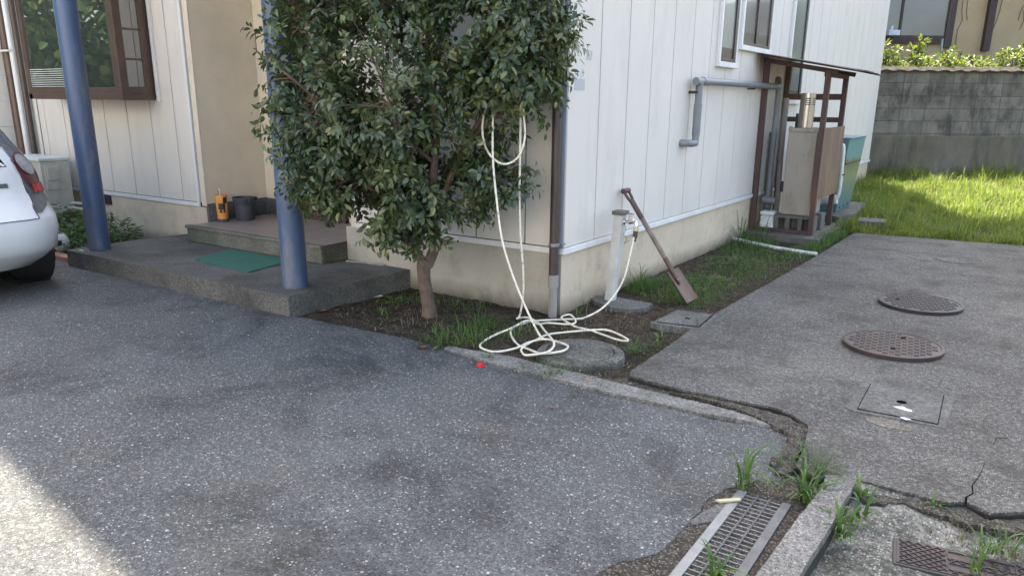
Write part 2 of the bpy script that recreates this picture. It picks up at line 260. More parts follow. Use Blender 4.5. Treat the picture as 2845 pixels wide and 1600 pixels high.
# ---------------------------------------------------------------- mesh helpers
class MB:
    def __init__(s): s.v = []; s.f = []
    def add(s, v, f):
        o = len(s.v); s.v += [tuple(x) for x in v]; s.f += [tuple(i + o for i in q) for q in f]; return s
    def box(s, x0, x1, y0, y1, z0, z1):
        v = [(x, y, z) for z in (z0, z1) for y in (y0, y1) for x in (x0, x1)]
        return s.add(v, [(0, 2, 3, 1), (4, 5, 7, 6), (0, 1, 5, 4), (2, 6, 7, 3), (0, 4, 6, 2), (1, 3, 7, 5)])
    def hexa(s, b, t):       # bottom 4 pts, top 4 pts (ccw)
        return s.add(list(b) + list(t), [(3, 2, 1, 0), (4, 5, 6, 7), (0, 1, 5, 4), (1, 2, 6, 5), (2, 3, 7, 6), (3, 0, 4, 7)])
    def beam(s, a, b, w, h, up=(0, 0, 1)):
        a, b = Vector(a), Vector(b); d = (b - a).normalized(); u = Vector(up)
        if abs(d.dot(u)) > .95: u = Vector((1, 0, 0))
        r = d.cross(u).normalized(); u = r.cross(d).normalized(); r *= w / 2; u *= h / 2
        return s.hexa([a - r - u, a + r - u, b + r - u, b - r - u], [a - r + u, a + r + u, b + r + u, b - r + u])
    def tube(s, pts, rad, n=10, caps=True):
        pts = [Vector(p) for p in pts]; m = len(pts)
        if not hasattr(rad, '__len__'): rad = [rad] * m
        up = None; rings = []
        for i, p in enumerate(pts):
            d = (pts[min(i + 1, m - 1)] - pts[max(i - 1, 0)]).normalized()
            if up is None: up = d.orthogonal().normalized()
            up = (up - d * up.dot(d)); up = up.normalized() if up.length > 1e-5 else d.orthogonal().normalized()
            r = d.cross(up)
            rings += [p + (up * math.cos(2 * math.pi * k / n) + r * math.sin(2 * math.pi * k / n)) * rad[i] for k in range(n)]
        f = [(i * n + k, i * n + (k + 1) % n, (i + 1) * n + (k + 1) % n, (i + 1) * n + k) for i in range(m - 1) for k in range(n)]
        if caps: f += [tuple(range(n - 1, -1, -1)), tuple(range((m - 1) * n, m * n))]
        return s.add(rings, f)
    def lathe(s, prof, n=32, c=(0, 0, 0), cap=True):
        v = [(c[0] + r * math.cos(2 * math.pi * k / n), c[1] + r * math.sin(2 * math.pi * k / n), c[2] + z) for r, z in prof for k in range(n)]
        f = [(i * n + k, i * n + (k + 1) % n, (i + 1) * n + (k + 1) % n, (i + 1) * n + k) for i in range(len(prof) - 1) for k in range(n)]
        if cap: f += [tuple(range(n - 1, -1, -1)), tuple(range((len(prof) - 1) * n, len(prof) * n))]
        return s.add(v, f)
    def prism(s, poly, z0, z1):
        n = len(poly); v = [(x, y, z0) for x, y in poly] + [(x, y, z1) for x, y in poly]
        tri = tessellate_polygon([[Vector((x, y, 0)) for x, y in poly]])
        f = []
        for a, b, c in tri:
            pa, pb, pc = (Vector(poly[i]) for i in (a, b, c))
            if (pb - pa).cross(pc - pa) < 0: a, c = c, a
            f += [(a + n, b + n, c + n), (c, b, a)]
        area = sum(poly[i][0] * poly[(i + 1) % n][1] - poly[(i + 1) % n][0] * poly[i][1] for i in range(n))
        for i in range(n):
            j = (i + 1) % n; f.append((i, j, j + n, i + n) if area > 0 else (j, i, i + n, j + n))
        return s.add(v, f)
    def sep(s, name, mat, parent=None, **kw):      # one object per loose piece
        par = list(range(len(s.v)))
        def find(a):
            while par[a] != a: par[a] = par[par[a]]; a = par[a]
            return a
        for f in s.f:
            for i in f[1:]: par[find(i)] = find(f[0])
        gr_ = {}
        for f in s.f: gr_.setdefault(find(f[0]), []).append(f)
        out = []
        for fs in gr_.values():
            ids = sorted({i for f in fs for i in f}); mp_ = {a: b for b, a in enumerate(ids)}
            m_ = MB(); m_.v = [s.v[i] for i in ids]; m_.f = [tuple(mp_[i] for i in f) for f in fs]; out.append(m_.build(name, mat, parent, **kw))
        return out
    def build(s, name, mat, parent=None, smooth=False, bevel=0, loc=None, angle=40):
        me = bpy.data.meshes.new(name); me.from_pydata(s.v, [], s.f); me.update()
        o = bpy.data.objects.new(name, me); COL.objects.link(o)
        me.materials.append(M[mat] if isinstance(mat, str) else mat)
        if loc is not None:
            me.transform(Matrix.Translation(-Vector(loc))); o.location = loc
        if smooth:
            for p in me.polygons: p.use_smooth = True
            try: me.set_sharp_from_angle(angle=R(angle))
            except Exception: pass
        if bevel:
            b = o.modifiers.new('bevel', 'BEVEL'); b.width = bevel; b.segments = 2; b.limit_method = 'ANGLE'; b.angle_limit = R(35)
        if parent is not None:
            o.parent = parent
            if loc is not None or True: o.matrix_parent_inverse = Matrix.Translation(-Vector(parent.location)) if parent.type == 'EMPTY' else parent_inv(parent)
        return o
def parent_inv(p):
    m = Matrix.Translation(p.location)
    if p.parent is not None: m = p.parent.matrix_basis @ p.matrix_parent_inverse @ m if p.parent.type != 'EMPTY' else Matrix.Translation(p.parent.location) @ p.matrix_parent_inverse @ m
    return m.inverted()
def tag(o, label, cat, group=None, kind=None):
    if label: o['label'] = label
    if cat: o['category'] = cat
    if group: o['group'] = group
    if kind: o['kind'] = kind
    return o
def struct(o): o['kind'] = 'structure'; return o
def thing(name, label, cat, loc=(0, 0, 0), group=None):
    o = bpy.data.objects.new(name, None); COL.objects.link(o); o.location = loc; o.empty_display_size = .1
    return tag(o, label, cat, group)
def sub(o): return o
def cat_rom(pts, k=8, closed=False):
    P = [Vector(p) for p in pts]; out = []
    for i in range(len(P) - 1):
        p0, p1, p2, p3 = P[max(i - 1, 0)], P[i], P[i + 1], P[min(i + 2, len(P) - 1)]
        for j in range(k):
            t = j / k; out.append(.5 * ((2 * p1) + (p2 - p0) * t + (2 * p0 - 5 * p1 + 4 * p2 - p3) * t * t + (3 * p1 - p0 - 3 * p2 + p3) * t ** 3))
    out.append(P[-1]); return out
def rough_poly(pts, step=.05, amp=.01, seed=0):
    rr = random.Random(seed); out = []; n = len(pts)
    for i in range(n):
        a, b = Vector(pts[i]), Vector(pts[(i + 1) % n]); L = (b - a).length; m = max(1, min(400, int(L / step))); nn = Vector((-(b - a).y, (b - a).x)) / max(L, 1e-6)
        for j in range(m):
            p = a.lerp(b, j / m); d = noise.noise(Vector((p.x * 3.1, p.y * 3.1, seed))) * amp * 1.6 + rr.uniform(-amp, amp) * .5
            out.append(tuple(p + nn * d))
    return out
def np_mesh(name, V, F, mat, parent=None, smooth=False):      # V (n,3), F (m,4) or (m,3)
    me = bpy.data.meshes.new(name); V = np.asarray(V, np.float32); F = np.asarray(F, np.int32); k = F.shape[1]
    me.vertices.add(len(V)); me.vertices.foreach_set('co', V.ravel())
    me.loops.add(F.size); me.loops.foreach_set('vertex_index', F.ravel())
    me.polygons.add(len(F)); me.polygons.foreach_set('loop_start', np.arange(0, F.size, k, dtype=np.int32)); me.polygons.foreach_set('loop_total', np.full(len(F), k, np.int32))
    me.update(calc_edges=True); me.materials.append(M[mat]); o = bpy.data.objects.new(name, me); COL.objects.link(o)
    if smooth: me.polygons.foreach_set('use_smooth', np.ones(len(F), bool))
    if parent is not None: o.parent = parent; o.matrix_parent_inverse = Matrix.Translation(-Vector(parent.location))
    return o
def leaves(pos, nrm, tipd, L, W, fold=.18, droop=.15):
    """pos (n,3); nrm leaf face normal; tipd direction to tip; L, W arrays -> V, F (quads, some degenerate-free)"""
    n = len(pos); tipd = tipd / np.linalg.norm(tipd, axis=1, keepdims=True)
    nrm = nrm - tipd * (nrm * tipd).sum(1, keepdims=True); nrm /= np.linalg.norm(nrm, axis=1, keepdims=True) + 1e-9
    sd_ = np.cross(nrm, tipd); L = L[:, None]; W = W[:, None]
    def P(a, s, h): return pos + tipd * L * a + sd_ * W * s + nrm * (W * h) - nrm * (L * droop * a * a)
    V = np.stack([P(0, 0, 0), P(.3, -.42, fold), P(.3, .42, fold), P(.38, 0, 0), P(.68, -.4, fold), P(.68, .4, fold), P(.72, 0, 0), P(1, 0, 0)], 1)
    f = np.array([(0, 1, 4, 3), (0, 3, 5, 2), (3, 4, 7, 6), (3, 6, 7, 5)])
    F = (np.arange(n)[:, None, None] * 8 + f[None]).reshape(-1, 4)
    return V.reshape(-1, 3), F
def unit(n): v = rng.normal(size=(n, 3)); return v / np.linalg.norm(v, axis=1, keepdims=True)
def blades(x, y, z, h, wd, bend, az=None, seg=3):
    """curved tapering grass blades (quads)"""
    n = len(x); az = rng.uniform(0, 2 * np.pi, n) if az is None else az; bend = np.asarray(bend)
    d = np.stack([np.cos(az), np.sin(az)], 1); s = np.stack([-np.sin(az), np.cos(az)], 1); rows = []
    for k in range(seg + 1):
        t = k / seg; ang = bend * t; hh = h * np.sin(np.minimum(ang, 2.6)) / np.maximum(bend, .05) * (1) ; 
        up = h * np.where(bend > .05, np.sin(ang) / np.maximum(bend, .05), t); out = h * np.where(bend > .05, (1 - np.cos(ang)) / np.maximum(bend, .05), 0)
        wk = wd * (1 - t) ** .7 * .5 if k < seg else wd * .03
        for sg in (-1, 1):
            rows.append(np.stack([x + d[:, 0] * out + s[:, 0] * wk * sg, y + d[:, 1] * out + s[:, 1] * wk * sg, z + up], 1))
    V = np.stack(rows, 1); q = np.array([(2 * k, 2 * k + 1, 2 * k + 3, 2 * k + 2) for k in range(seg)])
    F = (np.arange(n)[:, None, None] * (2 * seg + 2) + q[None]).reshape(-1, 4); return V.reshape(-1, 3), F

# ================================================================ SETTING: ground sheets
def lawn_z(x, y): return np.clip((y - 6.) / 7., 0, 1) * .12
struct(MB().add([(-80, -80, -.14), (80, -80, -.14), (80, 80, -.14), (-80, 80, -.14)], [(0, 1, 2, 3)]).build('ground', 'soil'))
# soil bed between the house, the kerb and the driveway, softly uneven
def grid(name, x0, x1, y0, y1, st, zf, mat):
    nx = int((x1 - x0) / st) + 1; ny = int((y1 - y0) / st) + 1
    X, Y = np.meshgrid(np.linspace(x0, x1, nx), np.linspace(y0, y1, ny)); Z = np.array([[zf(a, b) for a, b in zip(r1, r2)] for r1, r2 in zip(X, Y)])
    V = np.stack([X, Y, Z], -1).reshape(-1, 3); i = np.arange(ny - 1)[:, None] * nx + np.arange(nx - 1)[None]; F = np.stack([i, i + 1, i + nx + 1, i + nx], -1).reshape(-1, 4)
    return np_mesh(name, V, F, mat, smooth=True)
def soil_z(x, y):
    r = math.hypot(x - .584, y + .765); d = -.018 * math.exp(-((r - .33) / .1) ** 2)
    if x > 1.15: return -.06
    return -.012 + d + .014 * noise.noise(Vector((x * 5, y * 5, 0))) + .012 * noise.noise(Vector((x * 16, y * 16, 3))) + .007 * noise.noise(Vector((x * 45, y * 45, 7))) - .012 * max(0, min(1, (x - .93) / .1)) * (1 if y > -1 else .4)
struct(grid('soil_bed', -1.62, 1.2, -1.2, 5.5, .02, soil_z, 'soil'))
struct(grid('lawn_soil', -.05, 7, 5.45, 18, .15, lambda x, y: float(lawn_z(x, y)) - .004 + .02 * noise.noise(Vector((x * 2, y * 2, 0))), 'soil'))
struct(grid('left_bed', -9.5, -4.58, -1.12, .02, .04, lambda x, y: -.01 + .03 * noise.noise(Vector((x * 4, y * 4, 0))) + .01 * noise.noise(Vector((x * 19, y * 19, 0))), 'soil'))
asp = [(-16, -14), (8, -14), (8, -4.6), (1.62, -3.1), (1.78, -2.63), (1.86, -2.5), (1.875, -2.2), (1.86, -2.05), (1.9, -1.92), (1.98, -1.77), (2.06, -1.72), (2.065, -1.55), (2.03, -1.35), (1.97, -1.2), (1.6, -1.26), (.9, -1.262), (.4, -1.25), (-.15, -1.17), (-.5, -1.13), (-1., -1.14), (-1.56, -1.19), (-1.56, -1.17), (-4.7, -1.17), (-5.4, -1.05), (-16, -1.0)]
struct(MB().prism(rough_poly(asp, .014, .012, 3), -.12, 0).build('asphalt', 'asphalt'))
slab = [(1.03, -.985), (1.0, -.92), (.985, -.23), (.955, .37), (1.0, 1.9), (1.04, 3.6), (1.06, 5.14), (2.77, 5.35), (6.5, 5.6), (6.5, -1.2), (2.91, -1.50), (2.80, -1.585), (2.72, -1.54), (2.655, -1.59), (2.33, -1.59), (2.18, -1.66), (2.09, -1.60), (2.08, -1.40), (2.03, -1.14), (1.93, -1.04), (1.82, -.99), (1.62, -1.02), (1.35, -1.03)]
sl_ = MB().prism(rough_poly(slab, .018, .006, 5), -.1, .03).build('driveway_slab', 'slab', bevel=.006); struct(sl_)
# narrow concrete kerb strip between asphalt and soil
kb = [(-.17, -1.165), (.3, -1.235), (.9, -1.25), (1.5, -1.245), (1.9, -1.2), (1.93, -1.14), (1.6, -1.12), (1.25, -1.10), (.85, -1.085), (.3, -1.06), (.05, -1.09), (-.17, -1.12)]
struct(MB().prism(rough_poly(kb, .016, .011, 9), -.1, .013).build('kerb_strip', 'curb', bevel=.006))
# crumbled dirt filling the joint between the sheets
struct(MB().prism(rough_poly([(.7, -1.12), (1.9, -1.17), (2.02, -1.25), (2.03, -1.5), (2.02, -1.75), (1.8, -1.7), (1.75, -2.0), (1.7, -2.7), (1.55, -3.3), (2.25, -3.3), (2.3, -1.6), (2.12, -1.4), (2.1, -1.15), (2.0, -.95), (1.5, -.98), (1.0, -.95), (.9, -1.04)], .04, .02, 13), -.12, -.003).build('joint_dirt', 'gravelly'))
struct(MB().prism(rough_poly([(1.925, -2.02), (1.905, -2.10), (1.875, -2.24), (1.89, -2.27), (1.945, -2.20), (1.945, -2.0)], .02, .006, 17), -.1, .004).build('mortar_patch', 'lid'))
hp = MB().prism(rough_poly([(1.30, -1.075), (1.55, -1.085), (1.72, -1.135), (1.9, -1.22), (1.98, -1.26), (2.0, -1.42), (1.985, -1.60), (2.06, -1.70), (2.10, -1.60), (2.06, -1.45), (2.07, -1.30), (2.04, -1.16), (1.93, -1.07), (1.82, -1.035), (1.6, -1.03), (1.4, -1.045)], .025, .018, 19), -.05, .022)
struct(hp.build('joint_dirt_heap', 'gravelly', bevel=.012)); struct(MB().prism(rough_poly([(2.30, -1.60), (2.45, -1.585), (2.62, -1.60), (2.8, -1.60), (3.0, -1.53), (3.3, -1.5), (3.3, -1.62), (2.95, -1.66), (2.72, -1.70), (2.5, -1.64), (2.4, -1.72), (2.34, -1.70)], .025, .02, 23), -.06, .014).build('joint_dirt_heap', 'gravelly', bevel=.01))
# raised concrete bar beside the drain, and the lower mossy concrete to its right
struct(MB().prism(rough_poly([(2.225, -1.66), (2.335, -1.61), (2.338, -1.75), (2.33, -2.04), (2.315, -2.5), (2.29, -3.3), (2.175, -3.3), (2.20, -2.45), (2.225, -2.0), (2.235, -1.8)], .03, .0028, 15), -.13, .052).build('kerb_block', 'curbblock', bevel=.012))
def mossz(x, y): return .018 - .05 * max(0, min(1, (-1.60 - y) / .28)) - .018 * max(0, min(1, (x - 2.55) / .2)) + .008 * noise.noise(Vector((x * 7, y * 7, 0))) + .004 * noise.noise(Vector((x * 30, y * 30, 0)))
struct(grid('lower_pavement', 2.3, 5, -3.4, -1.4, .025, mossz, 'mossy'))

# ================================================================ HOUSE
house = thing('house', 'two storey house with white grooved siding, beige foundation and recessed entrance', 'house')
ZS, ZT = .457, 3.55
def panels(mb, gb, axis, fixed, cuts, z0, z1, t=.014, gap=.0115):
    """vertical siding boards with open joints; axis 'y' -> wall in plane x=fixed, axis 'x' -> plane y=fixed (outside is -y)"""
    for a, b in zip(cuts[:-1], cuts[1:]):
        a += gap / 2; b -= gap / 2
        if axis == 'y': mb.box(fixed - t, fixed, a, b, z0, z1)
        else: mb.box(a, b, fixed, fixed + t, z0, z1)
ya = [0.006, .468, .93, 1.36, 1.80, 2.24, 2.685, 3.14, 3.6, 4.06, 4.52, 4.98, 5.45, 5.91, 6.37, 6.84, 7.33, 7.8, 8.27, 8.75, 9.23, 9.72, 10.23, 10.75, 11.3, 11.88]
mb = MB(); panels(mb, None, 'y', 0, ya, ZS + .035, 5.9); mb.build('side_siding', 'siding', house, bevel=.003)
xb = [-2.08, -1.66, -1.24, -.785, -.335, -.062]
mb = MB(); panels(mb, None, 'x', 0, xb, ZS + .035, ZT); mb.build('front_siding', 'siding', house, bevel=.003)
xl = [-7.36, -7.22, -6.77, -6.33, -5.893, -5.445, -5.003, -4.583, -4.325]
mb = MB(); panels(mb, None, 'x', 0, xl, ZS + .035, ZT); mb.build('wing_siding', 'siding', house, bevel=.003)
# dark backing behind the joints (the structural walls)
mb = MB(); mb.box(-.12, -.015, .02, 11.87, .0, 5.9); mb.box(-2.08, -.02, .015, .12, 0, ZT); mb.box(-7.4, -4.2, .015, .12, 0, ZT)
mb.box(-8, -.12, 11.7, 11.87, 0, 5.9); mb.build('wall_core', 'groove', house)
# base trim strips
mb = MB(); mb.box(-.016, .016, .0, 1.6, ZS - .012, ZS + .03); mb.box(-.016, .0155, 1.604, 3.4, ZS - .012, ZS + .03); mb.box(-.016, .016, 3.404, 6.6, ZS - .012, ZS + .03); mb.box(-.016, .0155, 6.604, 11.9, ZS - .012, ZS + .03)
mb.box(-2.08, .016, -.018, -.002, ZS - .012, ZS + .03); mb.box(-7.4, -4.29, -.018, .0, ZS - .012, ZS + .03); mb.sep('base_trim', 'trim', house, bevel=.003)
MB().box(-.06, .003, -.012, .004, ZS + .033, 5.9).build('corner_trim', 'trimgrey', house, bevel=.003)
MB().box(-4.322, -4.282, -.02, .012, ZS + .033, ZT).build('corner_trim', 'trim', house, bevel=.003)
# foundation: face 30 mm back from the trim
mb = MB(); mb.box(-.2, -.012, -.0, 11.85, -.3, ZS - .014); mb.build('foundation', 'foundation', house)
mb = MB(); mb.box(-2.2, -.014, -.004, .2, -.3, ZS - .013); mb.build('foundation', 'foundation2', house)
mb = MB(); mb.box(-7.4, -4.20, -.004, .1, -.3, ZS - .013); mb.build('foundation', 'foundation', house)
vt = MB(); vt.box(-6.13, -5.97, -.02, .0, .335, .44).build('vent', 'bronze', house)
# recessed entrance
mb = MB(); mb.box(-4.26, -4.19, 0.002, .76, .48, ZT); mb.build('recess_wall', 'beige', house)
MB().box(-4.262, -4.186, -.006, .0015, .46, ZT).build('recess_wall_edge', 'beige', house)
mb = MB(); mb.box(-4.19, -3.66, .75, .82, .46, ZT); mb.build('recess_wall', 'beige', house)
mb = MB(); mb.box(-4.19, -3.66, .72, .80, 0, .475); mb.box(-4.255, -4.17, 0.0, .75, 0, .478); mb.sep('recess_plinth', 'lid', house)
mb = MB(); mb.box(-2.14, -2.08, .0, .82, 0, ZT); mb.build('recess_wall', 'beige', house)
d = MB(); d.box(-3.62, -2.98, .74, .79, .335, 2.5); dr = d.build('entrance_door', 'door', house, bevel=.004)
p = MB()
for z in (.42, .62, .82, 1.02, 1.22, 1.42, 1.62, 1.82, 2.02, 2.22): p.box(-3.52, -3.28, .728, .741, z, z + .15); p.box(-3.24, -3.06, .728, .741, z, z + .15)
p.build('door_panel', 'door', dr, bevel=.006)
MB().tube([(-3.10, .70, .95), (-3.10, .68, 1.0), (-3.10, .68, 1.25), (-3.10, .70, 1.3)], .012).build('handle', 'bronze', dr, smooth=True)
MB().box(-3.66, -3.60, .70, .80, .31, 2.52).box(-3.0, -2.94, .70, .80, .31, 2.52).box(-3.66, -2.94, .69, .80, .305, .345).box(-3.66, -2.94, .70, .8, 2.48, 2.53).sep('door_frame', 'brown', house, bevel=.004)
MB().box(-2.94, -2.14, .75, .82, .3, ZT).build('recess_wall', 'beige', house)
# bay window
bw = MB()
X0, X1, Yb, Z0, Z1 = -6.72, -4.845, -.37, 1.49, 2.75
bw.box(X0, X1, Yb, 0, Z0, Z0 + .06)                       # bottom shelf
bw.box(X0, X1, Yb, 0, Z1 - .06, Z1)
bw.box(X0, X0 + .08, Yb, Yb + .05, Z0, Z1); bw.box(X1 - .11, X1 + .004, Yb - .004, Yb + .08, Z0 + .002, Z1)
bw.box(X0, X1, Yb + .002, Yb + .05, Z0 + .06, Z0 + .12); bw.box(X0, X1, Yb, Yb + .05, Z1 - .15, Z1 - .06)
bw.box(X1 - .05, X1, -.10, -.012, Z0 + .06, Z1 - .06); bw.box(X0, X0 + .04, Yb + .05, 0, Z0, Z1)
bw.box(X1 - .05, X1 - .002, Yb + .08, -.1, Z0 + .06, Z0 + .13)
fr = bw.build('bay_window', 'brown', house, bevel=.004)
MB().box(X0 + .08, X1 - .11, Yb + .02, Yb + .028, Z0 + .12, Z1 - .15).build('pane', 'glassdark', fr)
MB().box(X1 - .03, X1 - .022, Yb + .08, -.1, Z0 + .13, Z1 - .06).build('pane', 'glassdark', fr)
gb = MB()
for z in (1.87, 2.15, 2.43): gb.box(X1 - .022, X1 - .01, Yb + .08, -.1, z, z + .018)
gb.sep('glazing_bar', 'brown', fr)
bl = MB()
for i in range(9): bl.box(X0 + .1, X0 + .95, Yb + .0, Yb + .012, Z0 + .13 + i * .022, Z0 + .136 + i * .022)
bl.build('blind', 'white', fr)
MB().box(X1 + .03, X1 + .07, -.03, -.001, Z0 - .015, 2.8).build('window_trim', 'trim', house, bevel=.004)
# pipes at the left end of the wing and the projecting cream wing beyond
MB().tube([(-7.50, -.05, 0), (-7.50, -.05, ZT)], .035, 12).build('downpipe', 'pipebrown', house, smooth=True)
dpw = MB().tube([(-7.62, -.07, 0), (-7.62, -.07, ZT)], .03, 12).build('white_downpipe', 'trim', house, smooth=True)
dpo = MB().tube([(-7.77, -.06, 0), (-7.77, -.06, ZT)], .055, 12).build('downpipe', 'brown', house, smooth=True)
MB().box(-7.84, -7.58, -.14, -.02, 2.03, 2.05).build('clamp', 'trim', dpo)
mb = MB()
zz = 0.25
while zz < 3: mb.box(-12, -7.86, -.25 + .002, 0, zz, zz + .3); zz += .303
mb.build('cream_wing_siding', 'creamwall', house, bevel=.004); MB().box(-12, -7.87, -.235, 0, -.2, 3.).build('cream_wing_core', 'creamwall', house)
# front corner downpipe
dp = MB().tube([(-.034, -.075, .30), (-.034, -.075, 3.0)], .034, 14).build('downpipe', 'pipebrown', house, smooth=True)
mb = MB().tube([(-.034, -.072, -.03), (-.034, -.074, .26)], .031, 14); mb.tube([(-.034, -.074, .215), (-.034, -.075, .305)], .039, 14).build('lower_pipe', 'pvclight', dp, smooth=True)
mb = MB()
for z in (.515, 1.89):
    mb.tube([(-.034, -.075, z), (-.034, -.075, z + .022)], .040, 14); mb.box(-.08, .02, -.045, -.002, z + .004, z + .016)
mb.sep('clamp', 'galv', dp, smooth=True)
# side windows
def win(y0, y1, z0, z1, glass, mull=(), name='window', darkb=.08):
    f = MB().box(0, .035, y0, y0 + .045, z0, z1); f.box(0, .035, y1 - .03, y1, z0, z1); f.box(-.001, .05, y0 - .01, y1 + .01, z0 - .05, z0); f.box(0, .035, y0, y1, z1, z1 + .05)
    o = f.build(name, 'trim', house, bevel=.004)
    g = MB().box(0, .026, y0 + .045, y0 + .075, z0, z1).box(0, .026, y1 - .085, y1 - .03, z0, z1).box(0, .026, y0 + .075, y1 - .085, z0, z0 + .035)
    for m in mull: g.box(0, .028, m - .02, m + .02, z0 + .035, z1)
    g.build('frame', 'bronze', o, bevel=.003)
    MB().box(-.004, .010, y0 + .07, y1 - .08, z0 + .03, z1).build('pane', glass, o)
    MB().box(-.003, .012, y0 + .075, y1 - .085, z0 + .035, z0 + .035 + darkb).build('interior_sill', 'bronze', o)
    return o
win(2.845, 3.37, 1.90, 2.9, 'glassfrost', (), darkb=.10); win(3.475, 4.50, 2.09, 2.95, 'glassgrey', (3.98,), darkb=.10)
win(5.36, 6.05, 1.56, 2.9, 'glassfrost', ())
# grey vent pipe on the side wall
pts = [(.0, 2.08, 1.155), (.06, 2.10, 1.155), (.085, 2.2, 1.155), (.085, 2.235, 1.2), (.085, 2.235, 1.62), (.085, 2.25, 1.68), (.085, 2.32, 1.70), (.085, 4.66, 1.70), (.085, 4.76, 1.69), (.085, 4.80, 1.62), (.085, 4.80, 1.2), (.085, 4.80, .5), (.085, 4.78, .3)]
wp = MB().tube(cat_rom(pts, 4), .033, 14).build('wall_pipe', 'pvc', house, smooth=True, angle=60)
mb = MB().tube([(.085, 2.235, 1.22), (.085, 2.235, 1.5)], .037, 14); mb.tube([(.085, 2.3, 1.70), (.085, 2.46, 1.70)], .038, 14); mb.tube([(.085, 4.60, 1.70), (.085, 4.72, 1.70)], .037, 14)
mb.sep('elbow_sleeve', 'pvc', wp, smooth=True)
MB().box(0, .09, 2.2, 2.25, 1.59, 1.615).box(0, .08, 3.9, 3.93, 1.655, 1.67).sep('bracket', 'bronze', wp)
MB().tube([(0, 4.98, 1.76), (.04, 4.98, 1.76)], .06, 16).tube([(.04, 4.98, 1.76), (.055, 4.98, 1.76)], .04, 16).build('round_vent', 'galvdark', house, smooth=True)
# stickers
stk = MB().box(0, .002, .094, .235, 1.585, 1.662).build('sticker', 'print', house)
for yc in (.128, .203):
    m_ = MB(); n = 18; ring = [(.0025, yc + .029 * math.cos(2 * math.pi * k / n), 1.695 + .036 * math.sin(2 * math.pi * k / n)) for k in range(n)]; back = [(0, a[1], a[2]) for a in ring]
    m_.add(ring + back, [tuple(range(n))] + [(k, (k + 1) % n, n + (k + 1) % n, n + k) for k in range(n)])
    e = m_.build('emblem_disc', 'white', house)
    MB().box(.0026, .0035, yc - .003, yc + .003, 1.675, 1.718).box(.0026, .0036, yc - .014, yc + .014, 1.703, 1.708).sep('emblem_mark', 'galvdark', e)
MB().box(0, .0012, .25, .33, 1.79, 1.855).build('faded_mark', plain('faded_sticker_residue', (.52, .51, .5), .8, var=.35, scale=60), house)
# unseen upper storey and roofs: heights and edges shaped to place the yard's shadow
MB().box(-7.4, -.02, 2.6, 11.86, 3.6, 9.0).build('upper_storey', 'siding', house)
MB().prism([(-8, 2.52), (.62, 1.31), (.62, 12.3), (-8, 12.3)], 9.0, 9.3).build('roof', 'darktile', house)  # front eave slanted to set the angle of the shadow edge
MB().box(-12, .12, -.12, 2.7, 3.6, 3.68).build('lower_roof', 'darktile', house)
MB().box(-4.9, -1.5, -1.16, -.15, 3.5, 3.6).build('porch_roof', 'trim', house)
MB().box(-12, -7.4, .01, 11.8, -.2, 3.6).build('rear_wing', 'creamwall', house)

# ================================================================ ENTRANCE PLATFORM, STEP, POSTS
pl = [(-4.60, -1.235), (-4.2, -1.24), (-3.3, -1.235), (-2.4, -1.225), (-1.56, -1.215), (-1.5, -.6), (-1.47, -.006), (-4.50, -.006), (-4.6, -.5)]
tag(MB().prism(rough_poly(pl, .06, .004, 21), -.12, .15).build('entrance_platform', 'platform', bevel=.01), 'low grey concrete platform in front of the entrance, carrying both blue posts', 'platform')
st = thing('entrance_step', 'tiled doorstep with mossy concrete sides on top of the platform', 'step', (-3.2, .2, .15))
MB().box(-4.12, -2.205, -.30, .72, .15, .30).build('step_body', 'step', st, bevel=.01)
MB().box(-4.13, -2.2, -.315, -.255, .285, .312).build('nosing', 'step', st, bevel=.005); MB().box(-4.10, -2.2, -.254, .74, .29, .311).build('tiled_top', 'tile', st)
for (x, y, lab) in ((-1.75, -.985, 'scuffed blue round steel post, the one nearer the tree'), (-4.40, -1.03, 'blue round steel post, the one nearer the white car')):
    p_ = MB(); zs = [0.151 + i * .15 for i in range(22)] + [3.5]
    p_.tube([(x, y, z) for z in zs], .094, 28); o = p_.build('porch_post', 'blue', smooth=True, loc=(x, y, .15)); tag(o, lab, 'post', 'blue posts holding up the porch')
mt = MB(); mp = rough_poly([(-3.24, -.83), (-3.40, -.335), (-2.53, -.35), (-2.43, -.88), (-2.8, -.87)], .05, .006, 31); mt.prism(mp, .151, .160)
tag(mt.build('door_mat', 'mat'), 'thin green rubber mat lying on the platform before the step', 'mat')
# pots beside the door
ob = thing('umbrella_bin', 'orange cylinder with black patches holding a white stick, beside a dark bucket', 'bin', (-4.03, .06, .312))
MB().lathe([(.052, .03), (.06, .27)], 22, (-4.03, .06, .312), False).lathe([(.058, .03), (.05, .032)], 22, (-4.03, .06, .312)).build('body', 'orange', ob, smooth=True)
MB().lathe([(.053, 0), (.054, .032), (.05, .033)], 22, (-4.03, .06, .312)).build('foot_ring', 'greyplastic', ob, smooth=True)
def arcpatch(c, r, a0, a1, z0, z1, n=6):
    m_ = MB(); v = [(c[0] + r * math.cos(R(a0 + (a1 - a0) * k / n)), c[1] + r * math.sin(R(a0 + (a1 - a0) * k / n)), z) for z in (z0, z1) for k in range(n + 1)]
    return m_.add(v, [(k, k + 1, n + 2 + k, n + 1 + k) for k in range(n)])
c_ = (-4.03, .06); q = arcpatch(c_, .0595, -70, -5, .44, .50); 
for a in (arcpatch(c_, .0588, -60, -38, .405, .445), arcpatch(c_, .0588, -25, -8, .405, .445), arcpatch(c_, .0612, -22, 15, .50, .56)): q.add(a.v, a.f)
q.sep('black_patch', 'blackplastic', ob)
MB().tube([(-4.035, .04, .34), (-4.02, .04, .645)], .006, 8).build('white_stick', 'white', ob); MB().tube([(-4.06, .07, .34), (-4.065, .06, .62)], .006, 8).build('dark_stick', 'brownrubber', ob)
